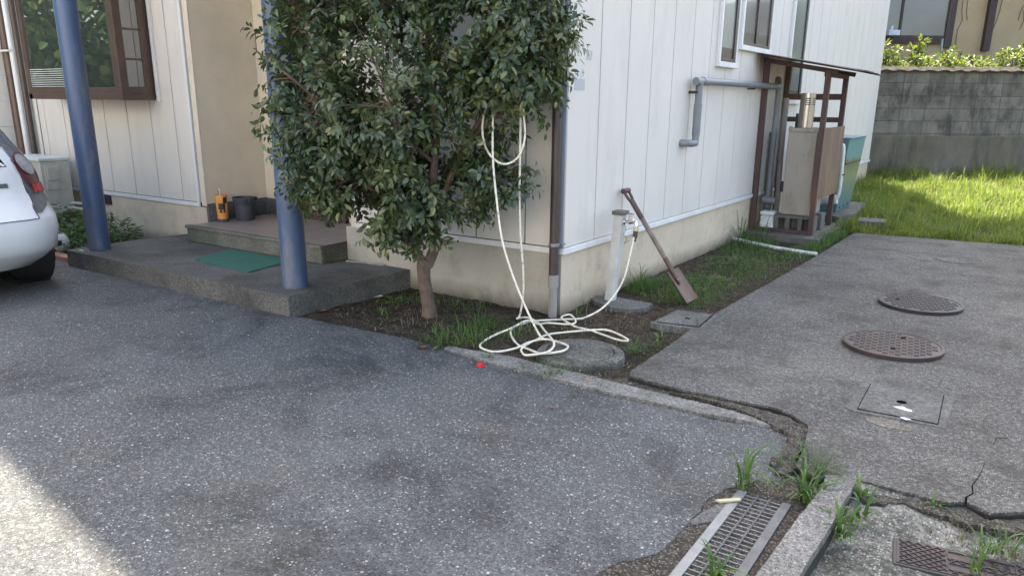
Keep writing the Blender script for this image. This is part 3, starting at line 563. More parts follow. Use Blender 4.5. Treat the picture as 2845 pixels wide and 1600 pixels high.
bk = thing('bucket', 'round dark grey bucket standing on the tiled step', 'bucket', (-3.95, .27, .312))
MB().lathe([(.09, 0), (.092, .01), (.103, .16), (.108, .165), (.113, .22), (.118, .222), (.118, .232), (.105, .232), (.1, .16), (.085, .02)], 30, (-3.95, .27, .312)).build('body', 'greyplastic', bk, smooth=True)
MB().box(-4.0, -3.9, .39, .40, .51, .54).box(-3.84, -3.82, .24, .30, .5, .54).sep('lug', 'greyplastic', bk)

# ================================================================ AIR CONDITIONER, PLANTS, BALL AT LEFT
ac = thing('air_conditioner', 'beige outdoor air conditioner unit against the wall behind the white car', 'air conditioner', (-6.9, -.31, .0))
MB().box(-7.28, -6.5, -.475, -.155, .22, .82).build('casing', 'offwhite', ac, bevel=.012); MB().box(-7.30, -6.485, -.49, -.14, .815, .855).build('lid', 'white', ac, bevel=.012)
MB().box(-6.5, -6.478, -.42, -.30, .60, .76).build('valve_cover', 'offwhite', ac, bevel=.008); MB().box(-6.5, -6.485, -.44, -.28, .5, .78).build('side_panel', 'offwhite', ac, bevel=.004)
MB().box(-7.2, -6.55, -.5, -.12, .12, .2).build('foot', 'block', ac)
MB().tube(cat_rom([(-6.50, -.22, .30), (-6.42, -.22, .34), (-6.3, -.15, .33), (-6.15, -.03, .3)], 5), .018, 8).tube(cat_rom([(-6.50, -.26, .25), (-6.42, -.26, .29), (-6.28, -.2, .28), (-6.1, -.04, .24)], 5), .018, 8).build('pipe', 'offwhite', ac, smooth=True)
def broadplant(name, x, y, z, n, rad, h, ll, label, mat='bushdark', group=None, stem=True):
    r_ = rng.uniform(0, 1, n) ** .6 * rad; a = rng.uniform(0, 2 * np.pi, n); hh = rng.uniform(.05, 1, n) * h * (1 - (r_ / rad) * .55)
    pos = np.stack([x + r_ * np.cos(a), y + r_ * np.sin(a), z + hh], 1); out = np.stack([np.cos(a), np.sin(a), rng.uniform(-.3, .6, n)], 1) + .5 * unit(n)
    V, F = leaves(pos, np.array([[0, 0, 1.]]) + .6 * unit(n), out, rng.uniform(.6, 1.2, n) * ll, rng.uniform(.5, .9, n) * ll * .6)
    root = thing(name, label, 'plant', (x, y, z), group); np_mesh('foliage', V, F, mat, root)
    m_ = MB()
    for i in range(7):
        a_ = random.uniform(0, 6.28); rr = random.uniform(.3, .8) * rad; m_.tube([(x, y, z - .02), (x + .4 * rr * math.cos(a_), y + .4 * rr * math.sin(a_), z + h * .5), (x + rr * math.cos(a_), y + rr * math.sin(a_), z + h * .7)], .003, 5)
    m_.build('stem', 'weed', root); return root
broadplant('leafy_plant', -5.35, -.52, 0, 700, .40, .42, .06, 'low leafy green plant right of the first blue post, against the foundation', group='weeds by the air conditioner')
broadplant('leafy_plant', -6.05, -.70, 0, 800, .50, .46, .065, 'broad leafy weeds between the air conditioner and the post', group='weeds by the air conditioner')
broadplant('leafy_plant', -5.15, -.95, 0, 260, .26, .2, .045, 'small weeds at the left edge of the platform, beside the ball', group='weeds by the air conditioner')
ball = thing('soccer_ball', 'white ball with black pentagon patches, half hidden behind the white car', 'ball', (-5.22, -1.02, .11))
MB().lathe([(.001, -.11)] + [(.11 * math.cos(R(a)), .11 * math.sin(R(a))) for a in range(-80, 90, 10)] + [(.001, .11)], 28, (-5.22, -1.02, .12)).build('ball_skin', 'white', ball, smooth=True)
bp = MB()
for dv in ((.93, -.28, .1), (.2, -.9, .4), (.3, .2, .93), (.5, -.6, -.62)):
    dv = Vector(dv).normalized(); u_ = dv.orthogonal().normalized(); v_ = dv.cross(u_); cc = Vector((-5.22, -1.02, .12))
    bp.add([cc + dv * .1125] + [cc + (dv + (u_ * math.cos(k * 1.2566) + v_ * math.sin(k * 1.2566)) * .33).normalized() * .1115 for k in range(5)], [(0, 1 + k, 1 + (k + 1) % 5) for k in range(5)])
bp.sep('patch', 'blackplastic', ball)
tag(MB().box(-5.3, -4.72, -1.16, -1.06, -.02, .045).build('brick', plain('pink_brick', (.42, .22, .18), .85, var=.25), bevel=.008), 'pinkish brick lying between the car tyre and the platform', 'brick')
tag(MB().box(-4.72, -4.62, -1.2, -1.185, .151, .158).build('plastic_scrap', 'mint') if False else MB().box(-4.46, -4.39, -1.20, -1.18, .151, .160).build('plastic_scrap', 'mint'), 'tiny mint green scrap on the platform before the blue post', 'litter')

# ================================================================ CAR (rear right corner in view)
car = thing('parked_car', 'white hatchback car parked at the left edge, only its rear corner visible', 'car', (-5.7, -2.45, 0))
CXR, CYC = -3.66, -2.46
LV = [(.20, -.16, .74, -3.80), (.27, -.06, .80, -3.88), (.36, .04, .84, -3.93), (.50, .07, .855, -3.95), (.60, .055, .853, -3.94), (.68, -.02, .846, -3.92), (.75, -.10, .832, -3.85), (.82, -.125, .822, -3.75), (.92, -.145, .812, -3.3), (1.0, -.17, .79, -2.95), (1.12, -.255, .745, -2.6), (1.24, -.33, .70, -2.3), (1.34, -.42, .645, -2.05), (1.41, -.56, .58, -1.85), (1.45, -.80, .46, -1.7)]
def lerpL(z):
    for a, b in zip(LV[:-1], LV[1:]):
        if z <= b[0]: t_ = max(0, (z - a[0]) / (b[0] - a[0])); t_ = t_ if True else t_; return [a[i] + (b[i] - a[i]) * t_ for i in range(4)]
    return list(LV[-1])
def cpt(z, t, off=0):
    z_, xr, hw, xf = lerpL(z); rc = .30 if z > .7 else .34; rf = .55
    s_ = 1 if t >= 0 else -1; t = abs(t)
    if t <= 1: y = (hw - rc) * t; x = xr - .035 * (y / hw) ** 2; nx, ny = 1, 0
    elif t <= 2: a = (t - 1) * math.pi / 2; y = hw - rc + rc * math.sin(a); x = xr - .025 - rc + rc * math.cos(a); nx, ny = math.cos(a), math.sin(a)
    elif t <= 3: x = (xr - .025 - rc) + ((xf + rf) - (xr - .025 - rc)) * (t - 2); y = hw; nx, ny = 0, 1
    elif t <= 4: a = (t - 3) * math.pi / 2; y = hw - rf + rf * math.cos(a); x = xf + rf - rf * math.sin(a); nx, ny = -math.sin(a), math.cos(a)
    else: x = xf; y = (hw - rf) * (5 - t); nx, ny = -1, 0
    return (CXR + x + nx * off, CYC + s_ * (y + ny * off), z)
def cpatch(z0, z1, t0, t1, off, nz=8, ntt=10, zfun=None, tfun=None):
    m_ = MB(); v = []
    for i in range(nz + 1):
        a = i / nz; z = z0 + (z1 - z0) * a; ta, tb = (t0, t1) if tfun is None else tfun(a)
        for j in range(ntt + 1): v.append(cpt(z, ta + (tb - ta) * j / ntt, off))
    return m_.add(v, [(i * (ntt + 1) + j, i * (ntt + 1) + j + 1, (i + 1) * (ntt + 1) + j + 1, (i + 1) * (ntt + 1) + j) for i in range(nz) for j in range(ntt)])
ts = [k / 5 for k in range(-25, 25)]
zsn = []
for a, b in zip(LV[:-1], LV[1:]): zsn += [a[0], (a[0] + b[0]) / 2]
zsn.append(LV[-1][0]); m_ = MB(); v = [cpt(z, t_) for z in zsn for t_ in ts]; n = len(ts)
fcs = [(i * n + k, i * n + (k + 1) % n, (i + 1) * n + (k + 1) % n, (i + 1) * n + k) for i in range(len(zsn) - 1) for k in range(n)]
# wheel openings in the lower sides
def inwheel(f):
    c = [sum(v[i][k] for i in f) / 4 for k in range(3)]
    return abs(c[1] - CYC) > .7 and any(abs(c[0] - wx) < .34 for wx in (-4.35, -6.87)) and c[2] < .6
m_.add(v, [f for f in fcs if not inwheel(f)] + [tuple(range((len(zsn) - 1) * n, len(zsn) * n))]); m_.build('body', 'carpaint', car, smooth=True, angle=60)
MB().prism([(cpt(.21, t_, -.03)[0], cpt(.21, t_, -.03)[1]) for t_ in ts], .19, .33).build('underbody', 'carblack', car)
cpatch(.60, 1.36, -1.28, 1.28, .004, 12, 14, tfun=lambda a: (-1.15 - .3 * (a if a < .5 else 1 - a) * .6, 1.15 + .3 * (a if a < .5 else 1 - a) * .6)).build('tailgate', 'carpaint', car, smooth=True)
def edge_line(ptsf, r=.0035): return MB().tube(ptsf, r, 6)
ln = [cpt(z, 1.17 + .1 * (z - .6), .004) for z in [.6 + .04 * i for i in range(12)]]
edge_line([cpt(.60, t_, .003) for t_ in [k * .1 for k in range(-11, 12)]] + ln).build('shut_line', 'carblack', car)
cpatch(.99, 1.33, -1.05, 1.05, .009, 8, 12).build('rear_window', 'carglass', car, smooth=True)
for sg in (1, -1):
    cpatch(.98, 1.32, sg * 2.02, sg * 2.62, .006, 6, 8).build('side_window', 'carglass', car, smooth=True)
    tl = cpatch(.64, 1.14, 0, 0, .012, 14, 8, tfun=lambda a: (sg * (1.16 + .10 * a), sg * (1.26 + .66 * math.sin(min(1, a * 1.25) * math.pi * .62) ** .8))).build('tail_light', 'smoke', car, smooth=True)
    def oval(zc, tc, rz, rt_, off, name, mat):
        o_ = MB(); N_ = 20; o_.add([cpt(zc, sg * tc, off + .012)] + [cpt(zc + rz * math.sin(2 * math.pi * k / N_), sg * (tc + rt_ * math.cos(2 * math.pi * k / N_)), off) for k in range(N_)], [(0, 1 + k, 1 + (k + 1) % N_) for k in range(N_)])
        return o_.build(name, mat, tl, smooth=True)
    oval(.955, 1.44, .14, .27, .018, 'red_surround', 'darkred'); oval(1.0, 1.40, .078, .17, .028, 'round_lens', 'clearlens'); cpatch(.785, .85, sg * 1.30, sg * 1.72, .026, 3, 6).build('brake_lens', 'redlens', tl, smooth=True)
    cpatch(1.14, 1.34, sg * 1.2, sg * 1.75, .008, 4, 5).build('pillar', 'smoke', car, smooth=True)
cpatch(.835, .868, .74, .93, .010, 2, 3).build('badge', 'galvdark', car)
for wx in (-4.35, -6.87):
    for sg in (1, -1):
        y0 = CYC + sg * .66; wh = thing('x', None, None); bpy.data.objects.remove(wh)
        prof = [(.16, -.085), (.235, -.088), (.272, -.08), (.287, -.062), (.289, 0), (.287, .062), (.272, .08), (.235, .088), (.16, .085)]
        a_ = MB().lathe(prof, 36, (0, 0, 0), False); a_.v = [(wx + p[0], y0 + sg * .09 + p[2], .289 + p[1]) for p in a_.v]; tyre = a_.build('wheel', 'tyre', car, smooth=True)
        rm = MB().lathe([(.17, -.08), (.165, .06), (.12, .05), (.03, .07)], 30, (0, 0, 0)); rm.v = [(wx + p[0], y0 + sg * .09 + sg * p[2], .289 + p[1]) for p in rm.v]; rm.build('rim', 'alloy', tyre, smooth=True)
        ar = MB().lathe([(.34, -.1), (.34, .14)], 24, (0, 0, 0), False); ar.v = [(wx + p[0], y0 + sg * .05 + p[2], .289 + p[1]) for p in ar.v]; ar.build('wheel_arch', 'carblack', car, smooth=True)

# ================================================================ TREE
TB = Vector((-.765, -.60, 0)); ru = Vector((.829, .56, 0)); rvd = Vector((-.56, .829, 0))
tree = thing('camellia_tree', 'dense dark evergreen camellia tree with forked trunk in front of the house wall', 'tree', tuple(TB))
def tw(u, v_, z): return TB + ru * u + rvd * v_ + Vector((0, 0, z))
tr = MB()
tr.tube(cat_rom([tw(.0, 0, -.05), tw(.0, 0, .03), tw(-.012, 0, .12), tw(-.03, 0, .25), tw(-.035, 0, .36), tw(-.02, 0, .42)], 4), [.066, .064, .062, .060, .056, .053, .05, .05, .05, .049, .048, .047, .046, .046, .047, .048, .05, .052, .054, .052, .05], 14)
trunk = tr.build('trunk', 'bark', tree, smooth=True)
limbs = [([(-.02, 0, .37), (-.09, 0, .47), (-.17, -.02, .62), (-.28, -.05, .85), (-.45, -.1, 1.2), (-.62, -.1, 1.6), (-.75, -.1, 2.0)], .036, .014),
         ([(-.01, 0, .37), (.045, .0, .50), (.06, 0, .68), (.05, -.05, .95), (.08, -.08, 1.3), (.05, -.1, 1.8), (0, -.1, 2.4)], .042, .016),
         ([(.05, 0, .65), (.15, -.05, .95), (.30, -.12, 1.25), (.5, -.15, 1.6), (.7, -.15, 2.0)], .026, .01),
         ([(.30, -.12, 1.25), (.5, -.2, 1.42), (.7, -.22, 1.6), (.9, -.15, 1.75)], .014, .006),
         ([(-.2, -.03, .68), (-.1, .15, 1.0), (-.15, .3, 1.5), (-.2, .3, 2.1)], .02, .01),
         ([(-.28, -.05, .85), (-.5, -.2, 1.05), (-.75, -.25, 1.3)], .018, .008), ([(.06, 0, .7), (.25, -.1, .85), (.45, -.15, .98)], .014, .006),
         ([(-.5, -.1, 1.3), (-.8, -.15, 1.6), (-1.05, -.2, 1.8)], .014, .006), ([(.06, -.06, 1.1), (-.1, -.35, 1.3), (-.2, -.5, 1.6)], .016, .007)]
lb = MB(); limbpts = []
for pts, r0, r1 in limbs:
    c_ = cat_rom([tw(*p) for p in pts], 6); lb.tube(c_, [r0 + (r1 - r0) * i / (len(c_) - 1) for i in range(len(c_))], 8); limbpts += c_
ELL = [(-.20, -.05, 1.56, .86, .56, .95), (-.18, -.02, 1.02, .70, .50, .50), (.50, -.26, 1.95, .50, .38, .52), (-.74, -.1, 1.75, .36, .42, .62), (-.1, -.05, 2.45, 1.05, .55, .55), (.40, -.10, .98, .30, .28, .17), (-.08, 0, .74, .40, .34, .22), (-.62, -.08, 1.2, .42, .4, .42), (.58, -.22, 1.66, .36, .34, .26), (-.56, -.06, .96, .34, .34, .26)]
cl = []
while len(cl) < 1850:
    e = random.choices(ELL, weights=[9, 5, 5.5, 4, 6, 1.2, 1.6, 2.4, 1.8, 1.6])[0]
    d_ = Vector((random.gauss(0, 1), random.gauss(0, 1), random.gauss(0, 1))).normalized(); k = random.uniform(.3, 1) ** .55
    u, v_, z = e[0] + d_.x * e[3] * k, e[1] + d_.y * e[4] * k, e[2] + d_.z * e[5] * k; p = tw(u, v_, z)
    if p.y > -.16 or z < .5: continue
    if noise.noise(Vector((u * 2.1, v_ * 2.1, z * 2.1 + 5))) < -.33: continue
    cl.append((p, tw(e[0], e[1], e[2])))
P_, N_, T_, L_ = [], [], [], []
LP = np.array([tuple(p) for p in limbpts])
for p, c0 in cl:
    d2 = ((LP - np.array(p)) ** 2).sum(1); q0 = Vector(LP[int(np.argmin(d2 + np.maximum(0, LP[:, 2] - p.z) * .3))])
    if random.random() < .4: lb.tube(cat_rom([q0, q0.lerp(p, .5) + Vector((random.uniform(-.04, .04), random.uniform(-.04, .04), random.uniform(0, .06))), p], 3), [.005, .0045, .004, .0035, .003, .003, .0025], 5)
    out = (p - c0).normalized(); ax = (out + Vector((random.gauss(0, .45), random.gauss(0, .45), random.gauss(.1, .45)))).normalized(); n = random.randint(15, 24)
    for i in range(n):
        s_ = i / n * random.uniform(.16, .24); rad_ = Vector(unit(1)[0]); rad_ = (rad_ - ax * rad_.dot(ax)).normalized()
        base = p + ax * (s_ - .08) + rad_ * .014
        if base.y > -.06: continue
        P_.append(base); T_.append(rad_ * .9 + ax * random.uniform(.3, .9) + Vector((0, 0, -.35))); N_.append(Vector((0, 0, .8)) + out * .9 + Vector(unit(1)[0]) * .55); L_.append(random.uniform(.038, .068))
P_, N_, T_, L_ = (np.array([tuple(a) if hasattr(a, '__len__') else a for a in q]) for q in (P_, N_, T_, L_))
V, F = leaves(P_, N_, T_, L_, L_ * rng.uniform(.42, .56, len(L_)), .14, .2)
lb.build('branches', 'bark', tree, smooth=True); np_mesh('crown', V, F, 'leaf', tree, smooth=True)

# ================================================================ HOSE, TAP POST, SHOVEL
G = [(.241, -.056, .03), (.193, -.089, .014), (.096, -.17, .012), (-.037, -.309, .012), (-.057, -.366, .012), (-.07, -.499, .012), (-.037, -.615, .012), (.056, -.737, .012), (.188, -.856, .014), (.304, -.926, .03), (.432, -.976, .062), (.522, -.889, .07), (.512, -.797, .07), (.47, -.759, .07), (.379, -.729, .068), (.29, -.72, .04), (.214, -.785, .02), (.205, -.911, .014), (.161, -1.026, .014), (.092, -1.058, .014), (-.014, -1.0, .014), (-.064, -.804, .014), (-.046, -.601, .026), (-.055, -.385, .028), (.028, -.367, .014), (.072, -.304, .014), (.204, -.251, .014), (.215, -.17, .014), (.128, -.081, .03), (.093, -.117, .03), (.118, -.197, .03), (.279, -.289, .02), (.411, -.293, .014), (.629, -.373, .014), (.715, -.36, .014), (.634, -.286, .014), (.512, -.24, .02), (.43, -.279, .02), (.254, -.473, .014), (.209, -.572, .014), (.225, -.70, .02), (.240, -.794, .03), (.262, -.937, .03), (.326, -1.02, .03), (.384, -1.05, .04), (.480, -.993, .084), (.449, -.859, .086), (.365, -.747, .084), (.2, -.56, .04), (.046, -.396, .03), (-.085, -.322, .03), (-.148, -.322, .02), (-.138, -.39, .03)]
G = [(a, b, c - .022 if c > .05 else c) for a, b, c in G]
S2 = [(-.12, -.378, .06), (-.086, -.392, .216), (-.073, -.416, .392), (-.081, -.439, .615), (-.089, -.447, .883), (-.087, -.45, 1.144), (-.086, -.452, 1.409), (-.09, -.455, 1.52), (-.08, -.46, 1.56), (-.065, -.458, 1.50)]
Lp = [(-.061, -.452, 1.409), (-.050, -.454, 1.347), (-.042, -.465, 1.285), (-.044, -.494, 1.204), (-.068, -.531, 1.144), (-.117, -.574, 1.116), (-.171, -.604, 1.135), (-.228, -.621, 1.197), (-.266, -.617, 1.283), (-.283, -.598, 1.37), (-.283, -.572, 1.444), (-.267, -.54, 1.506), (-.245, -.51, 1.55), (-.225, -.50, 1.57), (-.215, -.52, 1.555)]
S1 = [(-.222, -.55, 1.50), (-.217, -.575, 1.396), (-.18, -.627, 1.149), (-.123, -.666, .901), (-.057, -.7, .654), (.022, -.708, .455), (.099, -.705, .293), (.172, -.695, .155), (.235, -.685, .05), (.27, -.66, .015)]
TH = [(.291, .565, .536), (.297, .53, .48), (.303, .491, .424), (.312, .401, .274), (.311, .306, .182), (.297, .193, .106), (.274, .071, .055)]
tag(MB().tube(cat_rom(TH + G + S2 + Lp + S1, 6), .0071, 8).build('garden_hose', 'hose', smooth=True, loc=(.1, -.6, 0)), 'cream white garden hose looped over a branch and coiled on the ground', 'hose')
tag(MB().tube(cat_rom([(-.26, -.53, 1.545), (-.2, -.515, 1.575), (-.13, -.49, 1.60), (-.07, -.47, 1.605)], 4), .012, 8).build('plastic_tie', 'mint', smooth=True), 'pale blue plastic strip on the branch where the hose hangs', 'tie')
tp = thing('tap_post', 'white concrete water post with a chrome tap and hose connector, leaning by the wall', 'standpipe', (.13, .50, .03))
b = Vector((.13, .53, .0)); top = Vector((.15, .60, .70)); h = .037
MB().hexa([(b.x - h, b.y - h, 0), (b.x + h, b.y - h, 0), (b.x + h, b.y + h, 0), (b.x - h, b.y + h, 0)], [(top.x - h, top.y - h, .68), (top.x + h, top.y - h, .68), (top.x + h, top.y + h, .68), (top.x - h, top.y + h, .68)]).build('post', 'post', tp, bevel=.008)
MB().box(top.x - .052, top.x + .052, top.y - .05, top.y + .05, .68, .712).build('cap', M['block'], tp, bevel=.006)
tap = MB(); tc = Vector((.187, .585, .63))
tap.tube([tc, tc + Vector((.055, 0, .0))], .011, 12); tap.tube([tc, tc + Vector((.008, 0, 0))], .024, 14); tap.tube([tc + Vector((.045, 0, 0)), tc + Vector((.085, 0, .012))], .017, 12)
tap.tube([tc + Vector((.055, 0, 0)), tc + Vector((.055, 0, .055))], .013, 12); tap.tube([tc + Vector((.055, 0, .055)), tc + Vector((.055, 0, .067))], .026, 6)
tap.tube(cat_rom([tc + Vector((.08, -.0, .01)), tc + Vector((.105, -.005, .005)), tc + Vector((.112, -.008, -.02)), tc + Vector((.112, -.008, -.04))], 4), .012, 12)
tap.build('tap', 'chrome', tp, smooth=True)
MB().tube([(.299, .577, .598), (.297, .575, .572)], .022, 14).build('connector_collar', 'brass', tp, smooth=True)
MB().tube([(.297, .575, .572), (.294, .57, .52)], .018, 14).tube([(.294, .57, .52), (.292, .565, .49)], .0135, 12).build('connector_body', 'brownrubber', tp, smooth=True)
MB().tube(cat_rom([(.2, .57, .62), (.225, .555, .58), (.21, .55, .54), (.24, .55, .51), (.215, .55, .47), (.26, .56, .50)], 5), .0015, 5).build('wire', 'blackplastic', tp)
tag(MB().prism(rough_poly([(-.04, .50), (.02, .64), (.45, .62), (.47, .50), (.40, .36), (.27, .32), (.08, .40)], .03, .012, 41), -.05, .02).build('mortar_pad', 'lid', bevel=.006), 'rough flat mortar pad at the foot of the white tap post', 'pad')
sv = thing('shovel', 'old square shovel with rusty blade and wooden handle leaning on the house wall', 'shovel', (.65, .88, .0))
A = Vector((.66, .865, .012)); B = Vector((.045, .887, .835)); ax = (B - A).normalized()
hd = MB(); s0 = A + ax * .37; s1 = A + ax * .78; hd.tube([s0, s1], .0195, 12); hd.build('handle', 'wood', sv, smooth=True)
rs = MB(); rs.tube([s1 - ax * .02, A + ax * .93], [.022, .022], 12)
side = Vector((0, 1, 0)); rs.tube([A + ax * .90, A + ax * .95 + side * .035, A + ax * 1.02 + side * .045], [.014, .012, .011], 8); rs.tube([A + ax * .90, A + ax * .95 - side * .035, A + ax * 1.02 - side * .045], [.014, .012, .011], 8); rs.tube([A + ax * 1.02 - side * .052, A + ax * 1.02 + side * .052], .021, 10)
rs.build('grip', 'redwood', sv, smooth=True)
nb = ax.cross(side).normalized(); nb = nb if nb.z > 0 else -nb
bl_ = MB(); W2 = .118; nU, nVv = 8, 8; vv_ = []
tl_ax = (ax * 1 + nb * -.10).normalized()
for i in range(nU + 1):
    for j in range(nVv + 1):
        a = i / nU; s_ = (j / nVv - .5) * 2; vv_.append(A + tl_ax * (.29 * a) + side * (s_ * W2 * (1 - .04 * a)) + nb * (.022 * abs(s_) ** 2.5 + .015 * a))
k = len(vv_); vv2 = [p - nb * .004 for p in vv_]; fc = []
for i in range(nU):
    for j in range(nVv):
        q0 = i * (nVv + 1) + j; fc += [(q0, q0 + 1, q0 + nVv + 2, q0 + nVv + 1), (k + q0 + nVv + 1, k + q0 + nVv + 2, k + q0 + 1, k + q0)]
bl_.add(vv_ + vv2, fc); bl_.tube([A + tl_ax * .16 + nb * .016, A + tl_ax * .24 + nb * .02, A + ax * .30, A + ax * .40], [.012, .019, .0205, .0195], 12)
bl_.build('blade', 'shovel', sv, smooth=True); MB().tube([A + tl_ax * .2 + nb * .03 + side * .02, A + tl_ax * .2 + nb * .036 + side * .02], .006, 8).tube([A + tl_ax * .2 + nb * .03 - side * .02, A + tl_ax * .2 + nb * .036 - side * .02], .006, 8).sep('rivet', 'galv', sv)

# ================================================================ MANHOLES, BOXES, DRAINS
rc = thing('round_drain_cover', 'round grey concrete drain lid in a thick ring, under the coiled hose', 'drain cover', (.584, -.765, 0))
MB().lathe([(.272, -.08), (.274, .0), (.268, .02), (.255, .028), (.212, .029), (.209, .015), (.001, .015)], 56, (.584, -.765, 0), False).build('ring', 'ringc', rc, smooth=True)
MB().lathe([(.204, .005), (.204, .028), (.198, .031), (.001, .032)], 56, (.584, -.765, 0), False).build('lid', 'ringc', rc, smooth=True)
def iron_cover(x, y, r, z, rot, mat, label, holes):
    t_ = thing('manhole_cover', label, 'manhole cover', (x, y, z), 'round iron manhole covers on the driveway')
    m_ = MB().lathe([(r - .004, -.005), (r, .02), (r, .026), (r - .012, .030), (r - .016, .030), (r - .018, .026), (.001, .026)], 64, (x, y, z), False)
    m_.build('plate', mat, t_, smooth=True, angle=30)
    g_ = MB(); ca, sa = math.cos(rot), math.sin(rot); s_ = .034
    for i in range(-9, 10):
        for j in range(-9, 10):
            cx, cy = i * s_, j * s_
            if math.hypot(cx, cy) > r - .045: continue
            hor = (i + j) % 2 == 0; 
            for q in (-.007, .007):
                dx, dy = (s_ * .44, .0028) if hor else (.0028, s_ * .44); ox, oy = (0, q) if hor else (q, 0)
                c4 = [(cx + ox + a_ * dx, cy + oy + b_ * dy) for a_, b_ in ((-1, -1), (1, -1), (1, 1), (-1, 1))]; c4 = [(x + a_ * ca - b_ * sa, y + a_ * sa + b_ * ca) for a_, b_ in c4]
                g_.hexa([(a_, b_, z + .024) for a_, b_ in c4], [(a_, b_, z + .0295) for a_, b_ in c4])
    g_.build('raised_pattern', mat, t_)
    h_ = MB()
    for hx, hy in holes: h_.box(x + hx - .013, x + hx + .013, y + hy - .011, y + hy + .011, z + .0262, z + .0312)
    if holes: h_.sep('lifting_hole', 'drain', t_)
iron_cover(2.162, .442, .292, .03, .12, 'rustiron', 'nearer rusty brown iron manhole cover with two lifting holes', [(.04, .16), (.02, -.12)])
iron_cover(2.168, 1.72, .292, .03, .3, 'rustiron2', 'farther dark iron manhole cover, rusty along its right rim', [(-.16, -.0)])
fm = thing('flush_manhole', 'faint flush round concrete lid near the far end of the driveway', 'manhole cover', (2.245, 3.97, .03))
MB().lathe([(.225, .0), (.225, .0345 - .03), (.205, .0345 - .03), (.205, .0)], 48, (2.245, 3.97, .03), False).build('ring', 'lid', fm, smooth=True)
MB().lathe([(.198, .0), (.196, .0055), (.001, .006)], 48, (2.245, 3.97, .03), False).build('lid', 'slab', fm, smooth=True)
sq = thing('square_drain_cover', 'square concrete drain lid with a black centre hole, set flush in the driveway', 'drain cover', (2.35, -.57, .03))
MB().prism([(2.128, -.375), (2.128, -.80), (2.18, -.83), (2.58, -.80), (2.575, -.30), (2.16, -.335)], -.02, .0345).build('frame', 'lid', sq, bevel=.003)
MB().prism([(2.1725, -.357), (2.1845, -.794), (2.5445, -.7755), (2.5275, -.3275)], -.02, .0375).build('joint', 'drain', sq)
MB().prism([(2.176, -.361), (2.188, -.790), (2.541, -.772), (2.524, -.332)], -.02, .0405).build('lid', 'lid', sq, bevel=.003)
MB().tube([(2.357, -.575, .041), (2.357, -.575, .0418)], .024, 20).build('hole', 'drain', sq)
MB().prism(rough_poly([(2.33, -.665), (2.37, -.64), (2.42, -.675), (2.41, -.69), (2.36, -.68)], .008, .006, 77), .0405, .0418).prism(rough_poly([(2.40, -.79), (2.43, -.80), (2.41, -.82), (2.38, -.80)], .008, .004, 78), .0405, .0418).sep('paint_splash', 'white', sq)
sb = thing('small_drain_cover', 'small rectangular concrete drain box lid beside the shovel, next to the slab', 'drain cover', (.85, .3, 0))
MB().prism([(.685, .05), (.70, .50), (1.0, .53), (1.035, .11)], -.06, .035).build('box', 'lid', sb, bevel=.004)
MB().prism([(.715, .085), (.728, .47), (.975, .495), (1.005, .14)], .03, .038).build('joint', 'drain', sb)
MB().prism([(.722, .092), (.734, .463), (.968, .488), (.998, .147)], .03, .045).build('lid', 'lid', sb, bevel=.003); MB().box(.85, .885, .265, .29, .0452, .046).build('hole', 'drain', sb)
struct(MB().prism(rough_poly([(2.24, -.86), (2.33, -.84), (2.45, -.87), (2.46, -.92), (2.36, -.95), (2.25, -.92)], .015, .012, 91), .028, .0325).build('sand_patch', M['sandy']))
# channel grate
gr = thing('drain_grate', 'long galvanised steel channel grate between asphalt and kerb block', 'grate', (2.05, -2.5, 0))
GL, GR_, GT, GB = 1.945, 2.157, -1.905, -3.3
MB().box(GL, GL + .036, GB, GT, -.05, .006).build('left_rail', 'galv', gr, bevel=.002); MB().box(GR_ - .036, GR_, GB, GT, -.05, .006).build('right_rail', 'galvdark', gr, bevel=.002)
m_ = MB(); y = GT - .02
while y > GB: m_.box(GL + .036, GR_ - .036, y - .0018, y + .0018, -.022, .002); y -= .0305
m_.build('cross_bars', 'galv', gr)
m_ = MB()
for x in (2.027, 2.075):
    m_.box(x - .0028, x + .0028, GB, GT, -.012, .0035)
    y = GT
    while y > GB: m_.box(x - .0042, x + .0042, y - .006, y, -.004, .005); y -= .0152
m_.build('twisted_bars', 'galvdark', gr); MB().box(GL + .03, GR_ - .03, GB, GT, -.119, -.1).build('channel', 'drain', gr)
MB().box(GL + .030, GL + .036, GB, GT, -.12, -.03).build('channel_side', 'drain', gr)
# iron hatch bottom right
ht = thing('meter_hatch', 'rectangular iron meter hatch with diamond grid and lettering, in the mossy concrete', 'hatch', (2.8, -1.92, -.04))
ht.rotation_euler = (0, 0, R(8))
def hb(mb_, name, mat, parent=ht, bevel=0):
    me = mb_.build(name, mat, None, bevel=bevel); me.parent = parent; return me
L0, W0 = .60, .19
hb(MB().box(-.275, L0 - .275, -.095, .095, -.02, .012), 'frame', 'rustiron2', bevel=.003)
pl_ = hb(MB().box(-.262, L0 - .29, -.084, .082, .0, .0145), 'plate', 'rustiron')
m_ = MB()
def diag(x0, x1, y0, y1, st_, skip=None):
    for sgn in (1, -1):
        c_ = x0 - (y1 - y0)
        while c_ < x1 + (y1 - y0):
            a_ = [(c_ + t_ * (y1 - y0), y0 + (y1 - y0) * (t_ if sgn > 0 else 1 - t_)) for t_ in [k / 24 for k in range(25)]]
            a_ = [p for p in a_ if x0 <= p[0] <= x1]
            if len(a_) > 1: m_.beam((*a_[0], .0165), (*a_[-1], .0165), .003, .005)
            c_ += st_
diag(-.255, -.105, -.078, .076, .031); diag(.11, .30, -.078, .076, .031)
for y0, y1 in ((-.078, -.062), (-.014, .012)): diag(-.105, .11, y0, y1, .031)
